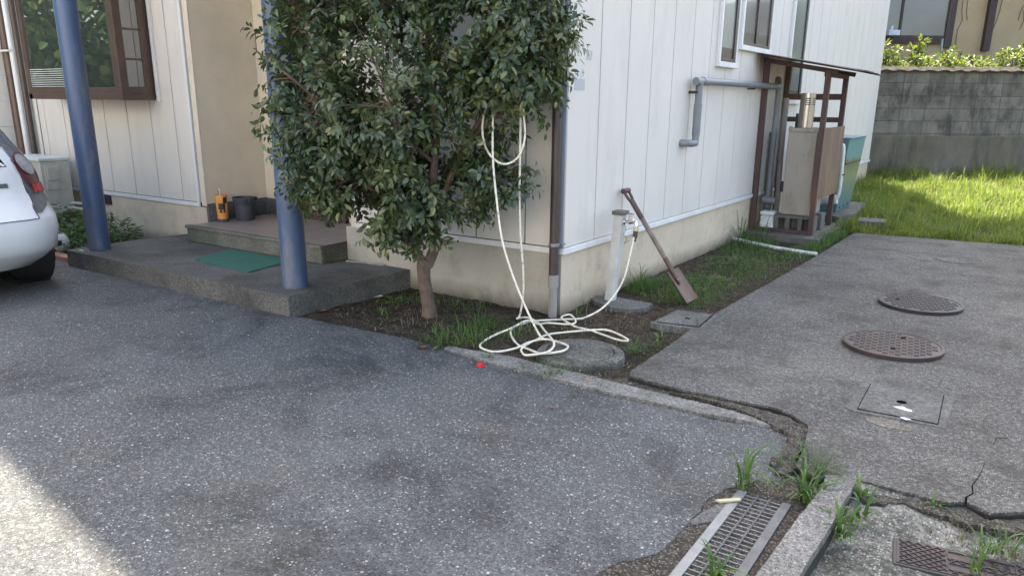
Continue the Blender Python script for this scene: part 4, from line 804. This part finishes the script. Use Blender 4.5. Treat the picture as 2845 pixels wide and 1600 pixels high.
for y0, y1 in ((.014, .064), (-.06, -.016)):
    for yy in (y0, y1): m_.beam((-.1, yy, .0165), (.105, yy, .0165), .003, .005)
    for xx in (-.1, .105): m_.beam((xx, y0, .0165), (xx, y1, .0165), .003, .005)
o = hb(m_, 'diamond_grid', 'rustiron')
m_ = MB()
def arc_(cx, cy, r, a0, a1): m_.tube([(cx + r * math.cos(R(a)), cy + r * math.sin(R(a)), .0165) for a in range(a0, a1 + 1, 20)], .0024, 5)
def bar_(a, b_): m_.beam((*a, .0165), (*b_, .0165), .004, .005)
arc_(-.02, -.038, .014, -90, 90); bar_((-.035, -.024), (-.02, -.024)); bar_((-.035, -.052), (-.02, -.052)); bar_((.012, -.054), (.012, -.022)); arc_(.045, -.038, .015, 40, 320)
bar_((-.005, .02), (-.005, .058)); bar_((-.005, .042), (.012, .032)); bar_((-.03, .03), (-.03, .054)); bar_((.03, .05), (.055, .05)); bar_((.042, .05), (.042, .024)); bar_((.03, .024), (.055, .024)); arc_(.08, .045, .008, 0, 360); arc_(.08, .029, .009, 0, 360)
hb(m_, 'lettering', 'rustiron2')
# a crack in the driveway
m_ = MB(); cp = [(2.718, -1.56), (2.715, -1.50), (2.735, -1.45), (2.727, -1.377), (2.745, -1.263), (2.752, -1.18), (2.757, -1.10)]
for (a, b_), wd in zip(zip(cp[:-1], cp[1:]), (.007, .005, .004, .003, .002, .0015)): m_.beam((*a, .0305), (*b_, .0305), wd, .002)
for a, b_ in (((2.777, -.865), (2.784, -.781)), ((2.784, -.781), (2.83, -.75))): m_.beam((*a, .0305), (*b_, .0305), .0022, .002)
struct(m_.build('driveway_crack', 'drain'))
# step stones in the grass
tag(MB().prism(rough_poly([(.93, 6.14), (1.25, 6.2), (1.27, 5.86), (.95, 5.78)], .05, .015, 51), -.02, .09).build('stepping_stone', 'lid', bevel=.01), 'flat grey stepping stone in the grass beyond the driveway', 'stone', 'concrete stones in the grass')
tag(MB().prism(rough_poly([(.10, 6.15), (.10, 7.75), (.75, 7.8), (.82, 6.6), (.72, 5.9)], .05, .02, 52), -.02, .10).build('tank_base', 'lid', bevel=.01), 'concrete base slab under the green oil tank', 'stone', 'concrete stones in the grass')

# ================================================================ WATER HEATER SHELTER, HEATER, TANK
tag(MB().prism(rough_poly([(-.0, 4.22), (.86, 4.14), (.86, 5.6), (-.0, 5.6)], .06, .012, 61), -.05, .062).build('heater_pad', 'block', bevel=.008), 'low concrete pad under the water heater shelter', 'pad')
sh = thing('heater_shelter', 'rusty brown steel frame shelter with a sloping tin roof against the side wall', 'shelter', (.38, 4.85, .06))
for x, y, zt in ((.035, 4.43, 2.0), (.71, 4.41, 1.87), (.70, 5.38, 1.86), (.04, 5.34, 2.0)): MB().box(x - .028, x + .028, y - .03, y + .03, .062, zt).build('frame_post', 'shed', sh, bevel=.003)
MB().beam((.0, 4.43, 1.985), (.80, 4.41, 1.845), .04, .05).build('roof_beam', 'shed', sh); MB().beam((.0, 5.34, 1.985), (.80, 5.38, 1.845), .04, .05).build('roof_beam', 'shed', sh)
MB().box(.66, .735, 4.44, 5.35, 1.80, 1.845).build('side_rail', 'shed', sh)
MB().box(.07, .67, 5.33, 5.38, 1.56, 1.63).build('cross_rail', 'shed', sh); MB().box(.07, .67, 5.33, 5.38, 1.30, 1.36).build('cross_rail', 'shed', sh); MB().box(.07, .68, 4.39, 4.42, .065, .11).build('bottom_rail', 'shed', sh)
m_ = MB(); nx_, ny_ = 14, 60; v = []
for i in range(nx_ + 1):
    for j in range(ny_ + 1):
        x = -.01 + 1.06 * i / nx_; y = 4.1 + 1.62 * j / ny_; z = 2.045 - .165 * (x / .9) + .009 * math.sin(j / ny_ * 1.62 / .075 * 6.28) + (.03 * max(0, (x - .8)) * math.sin(y * 3)); v.append((x, y, z))
k = len(v); v += [(a, b_, c_ - .004) for a, b_, c_ in v]; fc = []
for i in range(nx_):
    for j in range(ny_):
        q0 = i * (ny_ + 1) + j; fc += [(q0, q0 + ny_ + 1, q0 + ny_ + 2, q0 + 1), (k + q0 + 1, k + q0 + ny_ + 2, k + q0 + ny_ + 1, k + q0)]
m_.add(v, fc).build('tin_roof', 'tinroof', sh, smooth=True)
MB().add([(.742, 4.36, .47), (.742, 5.40, .47), (.742, 5.41, 1.262), (.742, 4.37, 1.255), (.747, 4.36, .47), (.747, 5.40, .47), (.747, 5.41, 1.262), (.747, 4.37, 1.255)], [(0, 3, 2, 1), (4, 5, 6, 7), (0, 1, 5, 4), (1, 2, 6, 5), (2, 3, 7, 6), (3, 0, 4, 7)]).build('side_panel', 'shedpanel', sh)
hs = thing('water_heater', 'tall dirty beige water heater cabinet with a stainless flue on concrete blocks', 'water heater', (.5, 4.7, .27))
MB().box(.33, .655, 4.50, 5.02, .262, 1.24).build('cabinet', 'heater', hs, bevel=.008)
MB().box(.336, .648, 4.487, 4.5, .27, 1.20).build('front_panel', 'heater', hs, bevel=.005); MB().box(.325, .66, 4.483, 5.03, 1.205, 1.248).build('top_cap', 'heater', hs, bevel=.004)
m_ = MB(); m_.beam((.34, 4.485, .64), (.645, 4.485, .66), .01, .012); m_.build('panel_crease', 'heater', hs)
m_ = MB()
for x, z in ((.44, 1.17), (.53, .95), (.36, 1.225), (.62, 1.225)): m_.tube([(x, 4.486, z), (x, 4.481, z)], .006, 8)
m_.sep('bolt', 'bronze', hs)
m_ = MB()
for i in range(6): m_.box(.6551, .658, 4.6, 4.9, 1.10 - i * .02, 1.11 - i * .02)
m_.build('side_vent', 'blackplastic', hs)
fl = MB().tube([(.435, 4.78, 1.24), (.435, 4.78, 1.63)], .083, 30).build('flue', 'stainless', hs, smooth=True)
m_ = MB()
for i in range(4):
    for a0 in (-95, -40):
        q = arcpatch((.435, 4.78), .0845, a0, a0 + 42, 1.50 + i * .022, 1.511 + i * .022); m_.add(q.v, q.f)
m_.sep('slot', 'blackplastic', fl)
for i, (y, lab) in enumerate(((4.47, 'hollow concrete block under the front of the water heater'), (4.86, 'hollow concrete block under the back of the water heater'))):
    m_ = MB(); x0, x1 = .27, .72; z0, z1 = .062, .26
    m_.box(x0, x1, y, y + .19, z1 - .035, z1).box(x0, x1, y, y + .19, z0, z0 + .03)
    for a in (x0, x0 + .128, x0 + .272, x1 - .05): m_.box(a, a + .05, y + .001, y + .189, z0 + .03, z1 - .035)
    m_.box(x0 + .01, x1 - .01, y + .12, y + .185, z0 + .03, z1 - .035)
    tag(m_.build('concrete_block', 'block', bevel=.004), lab, 'block', 'concrete blocks under the water heater')
pw = thing('water_box', 'small white lidded plastic box at the foot of the shelter post', 'box', (.18, 4.55, .062))
MB().hexa([(.10, 4.47, .062), (.27, 4.47, .062), (.27, 4.62, .062), (.10, 4.62, .062)], [(.105, 4.475, .24), (.262, 4.475, .24), (.262, 4.615, .24), (.105, 4.615, .24)]).build('tub', 'white', pw, bevel=.02)
MB().box(.10, .268, 4.468, 4.622, .236, .285).build('lid', 'white', pw, bevel=.015); MB().box(.095, .275, 4.462, 4.63, .09, .10).build('rim', 'offwhite', pw, bevel=.004)
pp = thing('heater_pipes', 'bundle of wrapped grey water pipes running down behind the shelter post', 'pipes', (.1, 5.1, .062))
for x, y, r, z1, mt_ in ((.03, 4.95, .05, 1.18, 'pvc'), (.12, 5.05, .032, 1.58, 'pvclight'), (.19, 5.12, .02, 1.25, 'offwhite'), (.25, 5.15, .025, 1.4, 'greyplastic')):
    MB().tube(cat_rom([(x, y, z1), (x, y, z1 * .6), (x + .02, y - .02, .35), (x + .015, y - .05, .1)], 4), r, 12).build('pipe', mt_, pp, smooth=True)
MB().tube([(.05, 4.70, .40), (.20, 4.72, .38)], .045, 14).build('drain_elbow', 'pvc', pp, smooth=True)
MB().box(.235, .30, 4.72, 4.78, .5, .62).build('joint_box', 'greyplastic', pp, bevel=.006)
tk = thing('oil_tank', 'tapered green steel oil tank with a flat blue lid, behind the rusty side panel', 'tank', (.35, 6.6, .1))
MB().hexa([(.16, 6.36, .10), (.58, 6.36, .10), (.58, 7.28, .10), (.16, 7.28, .10)], [(.10, 6.0, 1.09), (.71, 6.0, 1.09), (.73, 6.98, 1.09), (.10, 6.98, 1.09)]).build('body', 'tank', tk, bevel=.01)
MB().box(.085, .735, 5.985, 6.995, 1.086, 1.102).build('lid', 'tanklid', tk, bevel=.003)
MB().box(.10, .687, 6.11, 6.122, .76, .775).box(.668, .684, 6.11, 7.10, .757, .772).build('strap', 'shed', tk)
m_ = MB()
for y in (6.5, 6.75, 7.0): m_.box(.586, .592, y, y + .03, .14, .17)
m_.sep('air_slot', 'drain', tk)
wpn = thing('white_pressure_pipe', 'thick white pipe standing beside the rusty side panel', 'pipe', (.72, 5.6, .1))
MB().tube(cat_rom([(.66, 5.60, .42), (.70, 5.60, .36), (.735, 5.60, .44), (.735, 5.60, .7), (.72, 5.62, .98), (.70, 5.63, 1.02), (.68, 5.63, .98)], 5), .024, 12).build('pipe', 'white', wpn, smooth=True)
MB().tube([(.50, 5.62, .33), (.72, 5.62, .36)], .06, 16).build('joint', 'white', wpn, smooth=True); MB().box(.70, .77, 5.58, 5.64, .66, .675).build('clip', 'shed', wpn)
tag(MB().tube(cat_rom([(.0, 3.85, .03), (.29, 3.70, .025), (.63, 3.57, .02), (1.0, 3.53, .012)], 5), .021, 12).build('ground_pipe', 'white', smooth=True), 'white plastic pipe lying across the soil before the shelter', 'pipe')

# ================================================================ BOUNDARY WALL, NEIGHBOUR, UPPER GARDEN
W0 = Vector((-.07, 12.37, 0)); wd_ = Vector((.84, .542, 0)).normalized(); wn = Vector((-.542, .84, 0)).normalized(); wang = math.atan2(wd_.y, wd_.x)
def inwall(mb_, name, mat, parent=None, bevel=0, smooth=False):
    o = mb_.build(name, mat, None, bevel=bevel, smooth=smooth)
    if parent is not None: o.parent = parent
    else: o.location = W0; o.rotation_euler = (0, 0, wang)
    return o
bwall = thing('boundary_wall', 'stained concrete block wall with a curved tile coping behind the yard', 'wall', tuple(W0)); bwall.rotation_euler = (0, 0, wang)
inwall(MB().box(-9, 9, .04, .22, .925, 2.135), 'block_courses', 'blockwall', bwall); inwall(MB().box(-9, 9, 0, .25, -.3, .925), 'concrete_base', 'retain', bwall, .02)
m_ = MB(); x = -9
while x < 9:
    n = 8; a = []
    for k in range(n + 1): a.append((x + .29 * k / n, 2.20 + .012 * math.cos(k / n * 6.28 + .9)))
    for y0, y1, dz in ((-.03, .14, 0), (.14, .30, -.02)):
        v = [(p, y0, z + dz - .03) for p, z in a] + [(p, y1, z + dz + .05) for p, z in a] + [(p, y0, z + dz - .052) for p, z in a] + [(p, y1, z + dz + .03) for p, z in a]; N1 = n + 1
        m_.add(v, [(k, k + 1, N1 + k + 1, N1 + k) for k in range(n)] + [(2 * N1 + k + 1, 2 * N1 + k, k, k + 1) for k in range(n)] + [(3 * N1 + k, 3 * N1 + k + 1, 2 * N1 + k + 1, 2 * N1 + k) for k in range(n)])
    x += .285
inwall(m_, 'tile_coping', 'darktile', bwall); inwall(MB().box(-9, 9, .05, .2, 2.13, 2.165), 'coping_bed', 'retain', bwall)
o = inwall(MB().box(-10, 12, .22, 8, 0, 2.05), 'upper_garden_ground', 'soil'); struct(o)
nh = thing('neighbour_house', 'beige neighbour house with dark timber posts and a wide window above the wall', 'house', tuple(W0)); nh.rotation_euler = (0, 0, wang)
inwall(MB().box(-6, 9, 2.62, 6, 2.0, 4.2), 'wall', 'beige2', nh)
wf = inwall(MB().box(-1.2, 2.56, 2.56, 2.62, 2.84, 3.02).box(2.42, 2.58, 2.54, 2.62, 2.76, 4.2).box(1.37, 1.43, 2.57, 2.62, 3.02, 4.1), 'window_frame', 'darkwood', nh)
inwall(MB().box(-1.2, 2.42, 2.585, 2.615, 3.02, 4.15), 'window_pane', 'glassgrey', nh); inwall(MB().box(3.28, 3.43, 2.5, 2.62, 2.7, 4.2), 'timber_post', 'darkwood', nh); inwall(MB().box(5.5, 5.65, 2.5, 2.62, 2.7, 4.2), 'timber_post', 'darkwood', nh)
inwall(MB().box(-6, 9, 2.45, 6, 4.2, 4.35), 'eave', 'darkwood', nh)
m_ = MB()
for i in range(7):
    x = 2.7 + i * .33 + random.uniform(-.1, .1); z = 4.15; pts = [(x, 2.6, z)]
    while z > 2.9 + random.uniform(0, .8): z -= .2; x += random.uniform(-.09, .05); pts.append((x, 2.6, z))
    m_.tube(pts, .006, 5)
inwall(m_, 'dead_vine', 'darkwood', nh)
tag(inwall(MB().box(1.05, 1.3, 2.3, 2.5, 3.0, 3.11).box(1.1, 1.16, 2.35, 2.41, 3.11, 3.2), 'garden_box', 'lightbox', None, .01), 'pale blue box on the neighbour window ledge at the house corner', 'box')
tag(inwall(MB().tube([(1.42, .62, 2.05), (1.4, .62, 2.8)], .022, 10), 'garden_pole', 'galv', None, 0, True), 'short grey pole among the shrubs behind the wall', 'pole')
def shrub(s_, off, n, rx, hz, ll, label, z0=2.05, bright=False):
    base = W0 + wd_ * s_ + wn * off
    root = thing('garden_shrub', label, 'shrub', (base.x, base.y, z0), 'shrubs along the top of the block wall')
    nc = max(10, n // 18); P1, T1, N1_ = [], [], []
    for _ in range(nc):
        a = random.uniform(0, 6.28); r_ = random.uniform(0, 1) ** .5; zc = random.uniform(.08, 1) * hz * (1 - .35 * r_) * (1 + .35 * noise.noise(Vector((a, s_, r_ * 3))))
        c_ = base + wd_ * (math.cos(a) * r_ * rx) + wn * (math.sin(a) * r_ * min(rx, .35)) + Vector((0, 0, z0 + zc)); ax_ = Vector((math.cos(a) * .5, math.sin(a) * .5, 1)).normalized()
        for i in range(18):
            q = Vector(unit(1)[0]); P1.append(c_ + q * .07 * random.random() ** .5); T1.append(q + ax_ * .5); N1_.append(Vector((0, 0, 1)) + .5 * Vector(unit(1)[0]))
    A_ = np.array([tuple(p) for p in P1]); V, F = leaves(A_, np.array([tuple(p) for p in N1_]), np.array([tuple(p) for p in T1]), rng.uniform(.7, 1.2, len(A_)) * ll, rng.uniform(.35, .5, len(A_)) * ll)
    np_mesh('foliage', V, F, 'shrub', root); m_ = MB()
    for _ in range(8):
        a = random.uniform(0, 6.28); m_.tube([base + Vector((0, 0, z0 - .02)), base + wd_ * math.cos(a) * rx * .4 + Vector((0, 0, z0 + hz * .5)), base + wd_ * math.cos(a) * rx * .6 + wn * .05 + Vector((0, 0, z0 + hz * .85))], .008, 5)
    m_.build('stem', 'bark', root)
shrub(.35, .62, 700, .42, .62, .10, 'green shrub right beside the white house corner, behind the wall')
shrub(1.0, .55, 420, .30, .42, .09, 'pale yellow leaved shrub just left of the grey pole')
shrub(1.62, .55, 560, .36, .62, .09, 'yellowing shrub just right of the grey pole')
shrub(1.05, .9, 160, .12, .98, .13, 'tall single leafy shoot rising before the neighbour window')
shrub(2.15, .55, 520, .34, .50, .09, 'low dark green shrub under the beige neighbour wall')
shrub(2.95, .6, 640, .38, .66, .10, 'bushy yellow green shrub before the dark timber post')
shrub(3.7, .6, 640, .42, .6, .10, 'green shrub at the right edge, behind the wall')

# ================================================================ REFLECTED TREES ACROSS THE LOT (outside the frame, seen in the bay window)
def far_tree(x, y, h, r, label):
    root = thing('garden_tree', label, 'tree', (x, y, 0), 'trees across the parking area'); m_ = MB(); m_.tube([(x, y, -.1), (x + .1, y, h * .4), (x, y + .1, h * .8)], [.16, .12, .05], 10); m_.build('trunk', 'bark', root, smooth=True)
    n = 4200; d_ = unit(n) * (rng.uniform(.4, 1, n) ** .5)[:, None]; pos = np.array([x, y, h * .58]) + d_ * np.array([r, r, h * .45]); pos += .25 * rng.normal(size=(n, 3)) * .5
    V, F = leaves(pos, unit(n) + np.array([0, 0, .6]), unit(n), rng.uniform(.16, .3, n), rng.uniform(.1, .2, n)); np_mesh('crown', V, F, 'bushdark', root)
for i, (x, y, h, r) in enumerate(((-13, -4.2, 5.6, 1.8), (-15.5, -6.8, 6.2, 2.2), (-17.5, -10.5, 6, 2.4), (-12.5, -7.6, 4.6, 1.8), (-10.5, -10.0, 4.6, 1.9), (-14.5, -2.4, 5.6, 1.6))):
    far_tree(x, y, h, r, ['leafy tree beyond the parked car', 'taller leafy tree further left of the parked car', 'leafy tree at the far left of the lot', 'low round tree in the middle of the lot edge', 'round tree nearest to the camera side of the lot', 'slim tree against the left edge of the house'][i])

# added unseen house behind the camera: sunlit white front bounces light onto the entrance
oh = thing('added_bounce_house', 'added unseen white house across the parking area, bouncing sunlight onto the entrance', 'house', (-1, -13, 0))
MB().box(-10.5, 8, -19, -12.2, -.2, 7.6).build('wall', 'bounce_white', oh); MB().box(-11, 8.5, -19.5, -11.8, 7.6, 7.9).build('roof', 'darktile', oh)
for x in (-8.5, -5, -1, 3): 
    wo = MB().box(x, x + 1.7, -12.2, -12.14, 1., 2.3).build('window', 'bronze', oh); MB().box(x + .06, x + 1.64, -12.14, -12.13, 1.06, 2.24).build('pane', 'glassdark', wo)

# ================================================================ GRASS AND WEEDS
def lawn():
    xs, ys, hs = [], [], []
    n = 75000; x = rng.uniform(.02, 4.6, n); y = 5.25 + (rng.uniform(0, 1, n) ** 1.05) * 9.5
    wl = 12.37 + (x + .07) * .645 - .08; stone = (x > .93) & (x < 1.27) & (y > 5.78) & (y < 6.2); tank = (x < .78) & (y < 7.8) & (y > 4.2)
    edge = 5.17 + (x - 1.06) * .122; bare = np.sin(x * 3.1 + 1) * np.sin(y * 2.3) > .72
    keep = (y < wl) & ~stone & ~tank & (y > edge) & ~(bare & (rng.uniform(0, 1, n) < .8)); x, y = x[keep], y[keep]
    h = rng.uniform(.05, .155, len(x)) * (1 + .5 * np.sin(x * 2 + y * 1.3) ** 2); h[y > wl[keep] - 1.2] *= 1.4; cl_ = np.sin(x * 7.3 + 2 * np.sin(y * 3.1)) * np.sin(y * 5.7 + 1.5 * np.sin(x * 4.3)); h *= 1 + .55 * cl_; sel = rng.uniform(0, 1, len(x)) < .03; h[sel] *= 2.2
    V, F = blades(x, y, lawn_z(x, y), h, rng.uniform(.005, .014, len(x)), rng.uniform(.4, 2.3, len(x)))
    o = np_mesh('lawn_grass', V, F, 'grass', smooth=True); tag(o, 'bright uncut grass in the yard before the block wall', 'grass', None, 'stuff')
lawn()
def cover(name, regs, label, mat='weed', hmin=.03, hmax=.12):
    X, Y, H = [], [], []
    for (cx, cy, rx, ry, n, hs) in regs:
        a = rng.uniform(0, 6.28, n); r_ = rng.uniform(0, 1, n) ** .6; X.append(cx + rx * r_ * np.cos(a)); Y.append(cy + ry * r_ * np.sin(a)); H.append(rng.uniform(hmin, hmax, n) * hs * (1.2 - .6 * r_))
    X, Y, H = (np.concatenate(q) for q in (X, Y, H)); k = (X > .015) | (Y < -.03); k &= ~((X > .99) & (Y > -.95)); X, Y, H = X[k], Y[k], H[k]
    V, F = blades(X, Y, np.full(len(X), -.01), H, rng.uniform(.003, .008, len(X)), rng.uniform(.4, 2.2, len(X))); return tag(np_mesh(name, V, F, mat, smooth=True), label, 'weeds', None, 'stuff')
cover('ground_weeds', [(.40, 1.35, .42, .55, 1300, .9), (.6, 2.4, .38, .7, 1100, .7), (.25, 3.6, .3, .6, 900, 1.4), (.9, 4.6, .15, .8, 1500, 1.6), (.85, 3.7, .2, .5, 500, .9), (.6, 1.0, .3, .3, 500, .6), (-.95, -.25, .5, .18, 260, .6), (-.2, -.75, .3, .3, 260, .9), (.12, 1.15, .12, .25, 400, 1.5), (.95, 5.4, .2, .25, 900, 1.5), (.5, 3.1, .45, .2, 400, .8), (1.1, 5.5, .6, .2, 900, 1.2)], 'low weeds and grass spreading over the soil strip by the side wall')
cover('dry_weeds', [(-.9, -.7, .6, .4, 200, .6), (.5, .0, .45, .7, 200, .6), (.55, 2.3, .4, 1.6, 300, .8), (1.9, -1.1, .12, .1, 160, .35), (2.05, -1.35, .06, .22, 160, .35), (2.85, -1.68, .25, .06, 200, .3), (.7, -1.03, .3, .05, 120, .3), (2.3, -1.66, .1, .04, 90, .4), (2.9, -1.8, .3, .05, 200, .4)], 'dry brown grass stalks scattered over the soil', 'drygrass')
# leaf litter, crumbs and twigs
n = 1700; X = np.concatenate([rng.uniform(-1.55, .95, n // 2), rng.uniform(.05, .98, n // 2)]); Y = np.concatenate([rng.uniform(-1.1, -.05, n // 2), rng.uniform(-.1, 4.2, n // 2)])
k = ~((X - .584) ** 2 + (Y + .765) ** 2 < .31 ** 2) & ~((X < .0) & (Y > -.03)); X, Y = X[k], Y[k]; n = len(X)
V, F = leaves(np.stack([X, Y, rng.uniform(-.002, .012, n)], 1), np.array([[0, 0, 1.]]) + .4 * unit(n), unit(n) * np.array([1, 1, .15]), rng.uniform(.006, .03, n), rng.uniform(.003, .012, n))
tag(np_mesh('leaf_litter', V, F, 'litter'), 'small dry leaf bits and crumbs scattered on the soil', 'leaf litter', None, 'stuff')
# loose grit and small stones on asphalt, joints and slab
n = 5200; X = np.concatenate([rng.uniform(-3.2, 2.9, 3000), rng.normal(2.0, .13, 900), rng.uniform(2.35, 3.1, 700), rng.uniform(.2, 1.95, 600)]); Y = np.concatenate([rng.uniform(-3.9, -1.25, 3000), rng.uniform(-3.1, -1.1, 900), rng.uniform(-2.4, -1.6, 700), rng.uniform(-1.28, -1.0, 600)])
Z = np.where(X > 2.34, -.045, np.where((X > 2.16), .052, .0)); k = ~((X > 1.93) & (X < 2.34)) | (Y > -1.9); k &= ~((X > 1.95) & (Y > -1.6) & (X < 2.4)) ; X, Y, Z = X[k], Y[k], Z[k]; n = len(X)
s_ = rng.uniform(.0012, .0042, n) * (1 + (rng.uniform(0, 1, n) > .97)); o8 = np.array([(1, 0, 0), (0, 1, 0), (-1, 0, 0), (0, -1, 0), (0, 0, .6), (0, 0, -.5)]); Vq = o8[None] * s_[:, None, None] * rng.uniform(.6, 1.4, (n, 6, 3)); a = rng.uniform(0, 6.28, n)
ca, sa = np.cos(a)[:, None], np.sin(a)[:, None]; Vx = Vq[..., 0] * ca - Vq[..., 1] * sa; Vy = Vq[..., 0] * sa + Vq[..., 1] * ca
V = np.stack([Vx + X[:, None], Vy + Y[:, None], Vq[..., 2] + Z[:, None]], -1).reshape(-1, 3); f = np.array([(0, 1, 4), (1, 2, 4), (2, 3, 4), (3, 0, 4), (1, 0, 5), (2, 1, 5), (3, 2, 5), (0, 3, 5)])
F = (np.arange(n)[:, None, None] * 6 + f[None]).reshape(-1, 3)
M['grit'] = m_leaf('grit', ((0, (.10, .10, .10)), (.4, (.2, .2, .195)), (.8, (.34, .33, .31)), (1, (.55, .54, .5))), .8, 0, .3)
tag(np_mesh('loose_grit', V, F, 'grit'), 'loose grit and small pale stones on the asphalt and in the joints', 'gravel', None, 'stuff')
def tuft(x, y, n, h, wd, rad, label, mat='weed', bend=(1.2, 2.9), z=0):
    r_ = rng.uniform(0, 1, n) ** .7 * rad; a = rng.uniform(0, 6.28, n)
    V, F = blades(x + r_ * np.cos(a), y + r_ * np.sin(a), z - .01 + np.where(rng.uniform(0, 1, n) < .5, rng.uniform(0, .45, n) * h, 0), rng.uniform(.4, 1.25, n) * h, rng.uniform(.6, 1.35, n) * wd, rng.uniform(*bend, n), az=a + rng.normal(0, .7, n), seg=5)
    o = np_mesh('grass_tuft', V, F, mat, smooth=True); tag(o, label, 'weed', 'single grass tufts in cracks and soil'); return o
for a in ((1.955, -1.845, 30, .22, .011, .05, 'tall broad bladed grass tuft at the top left corner of the steel grate'),
          (2.165, -1.60, 46, .16, .009, .055, 'dense grass tuft where the kerb block meets the driveway slab'), (2.195, -1.83, 34, .20, .013, .03, 'bright grass tuft between the grate rail and the kerb block'),
          (2.06, -1.63, 9, .22, .008, .02, 'thin grass shoots in the joint above the grate'), (2.352, -2.0, 30, .13, .016, .05, 'leafy weed tuft at the right foot of the kerb block'),
          (2.37, -1.70, 14, .10, .014, .02, 'small round leaved weed in the corner below the slab edge'), (2.40, -1.84, 12, .13, .014, .025, 'short weed tuft between kerb block and mossy concrete'),
          (2.625, -1.60, 16, .06, .013, .02, 'small leafy weed under the broken slab edge'), (2.84, -1.80, 34, .12, .008, .08, 'long grass along the upper edge of the iron hatch'),
          (2.78, -1.99, 12, .15, .010, .015, 'grass blades growing over the middle of the iron hatch'), (2.075, -2.52, 18, .13, .014, .02, 'grass tuft sprouting through the steel grate'),
          (.60, -1.165, 60, .085, .006, .08, 'fluffy green tuft on the kerb before the round concrete lid'), (.44, -1.20, 16, .05, .012, .04, 'flat rosette weed on the kerb left of the fluffy tuft'), (.16, -1.16, 18, .07, .010, .04, 'small weed at the kerb end by the red scrap'),
          (-.30, -1.06, 60, .13, .009, .13, 'spreading grass at the asphalt edge before the tree'), (-.10, -.98, 46, .20, .009, .12, 'upright grass between the tree and the hose coil'), (-.28, -.62, 34, .17, .008, .10, 'grass tuft in the soil right of the tree trunk'),
          (.05, -.62, 26, .13, .006, .12, 'thin grass inside the left hose loop'), (.83, -.50, 50, .10, .007, .06, 'grass tuft right of the round concrete lid'), (.90, -.30, 14, .16, .009, .03, 'grass stems in front of the small drain box'), (.98, .2, 12, .13, .009, .03, 'grass blades at the right corner of the small drain box'),
          (.14, 1.05, 44, .26, .007, .10, 'tall grass beside the wall behind the shovel'), (.12, 3.85, 60, .34, .009, .16, 'tall grass against the wall left of the shelter post'), (.30, 4.10, 20, .28, .009, .12, 'long thin grass before the heater pad'),
          (.955, -1.215, 14, .04, .007, .02, 'tiny grass tuft on the kerb strip'), (1.37, -1.24, 12, .04, .007, .02, 'tiny grass sprout at the asphalt side of the kerb'), (-2.30, -1.27, 14, .09, .006, .05, 'small grass at the foot of the platform edge'),
          (-.55, -.12, 12, .22, .005, .12, 'thin drooping stalks against the foundation right of the tree'), (-1.1, -.75, 18, .06, .014, .07, 'grey green low weed left of the tree trunk'), (.10, .1, 10, .14, .006, .06, 'few grass stems at the house corner')):
    tuft(*a)
broadplant('leafy_weed', -1.25, -.45, 0, 70, .12, .05, .03, 'low broad leaf weed in the soil left of the trunk', 'weed'); broadplant('leafy_weed', .45, 2.5, 0, 300, .34, .08, .035, 'patch of broad leaf weeds midway along the side bed', 'weed'); broadplant('leafy_weed', .7, 3.3, 0, 200, .22, .07, .035, 'patch of broad leaf weeds just before the white ground pipe', 'weed'); broadplant('leafy_weed', .55, 1.55, 0, 260, .3, .07, .03, 'patch of low round leaves behind the shovel blade', 'weed')
tuft(2.3, 13.2, 26, .62, .016, .05, 'tall arching grass clump against the block wall', 'grass', (1.6, 2.6), .1); tuft(3.0, 13.4, 24, .6, .012, .10, 'tall seeding grass stalks by the block wall at right', 'grass', (.5, 1.6), .1)
# small litter
def flat_leaf(x, y, L, az, mat, label, z=.004):
    V, F = leaves(np.array([[x, y, z]]), np.array([[.1, .1, 1.]]), np.array([[math.cos(az), math.sin(az), .05]]), np.array([L]), np.array([L * .5]), .3, -.2); return tag(np_mesh('fallen_leaf', V, F, mat), label, 'leaf', 'fallen leaves')
M['orangeleaf'] = plain('orange_leaf', (.40, .15, .05), .7); M['brownleaf'] = plain('brown_leaf', (.22, .11, .07), .7)
flat_leaf(.87, -1.62, .04, .3, 'brownleaf', 'small brown fallen leaf on the asphalt below the kerb'); flat_leaf(.86, -1.19, .035, 1.2, 'orangeleaf', 'orange brown leaf on the kerb strip right of the fluffy tuft', .016); flat_leaf(-.32, -1.25, .07, .2, 'orangeleaf', 'dry orange leaf on the asphalt edge before the tree')
flat_leaf(-.22, -1.22, .05, 1.3, 'drygrass', 'pale dry leaf beside the orange leaf before the tree'); flat_leaf(-1.48, -1.02, .07, .4, 'orangeleaf', 'orange leaf at the right corner of the platform'); flat_leaf(-.88, -.90, .05, .1, 'orangeleaf', 'orange leaf on the soil before the trunk'); flat_leaf(-1.43, -.5, .10, .2, 'paper', 'white scrap of paper by the right end of the platform', .012)
rs_ = MB().hexa([(.185, -1.305, .001), (.222, -1.31, .001), (.225, -1.275, .001), (.19, -1.275, .001)], [(.188, -1.30, .02), (.220, -1.306, .026), (.224, -1.28, .022), (.192, -1.28, .024)]); tag(rs_.build('plastic_scrap', 'red', bevel=.002), 'bright red plastic scrap on the asphalt below the hose coil', 'litter')
tag(MB().hexa([(1.90, -2.05, .003), (1.925, -2.055, .003), (1.99, -2.0, .009), (1.975, -1.985, .009)], [(1.90, -2.05, .014), (1.925, -2.055, .016), (1.99, -2.0, .018), (1.975, -1.985, .018)]).build('wood_chip', 'brass', bevel=.004), 'pale flat wood chip lying on the left rail of the grate', 'litter')
st_ = MB().tube(cat_rom([(-2.12, -.10, .158), (-1.95, -.075, .162), (-1.8, -.06, .160), (-1.72, -.05, .165)], 4), .009, 8); tag(st_.build('short_pipe', 'pvclight', smooth=True), 'short grey pipe end lying on the platform against the foundation', 'pipe')
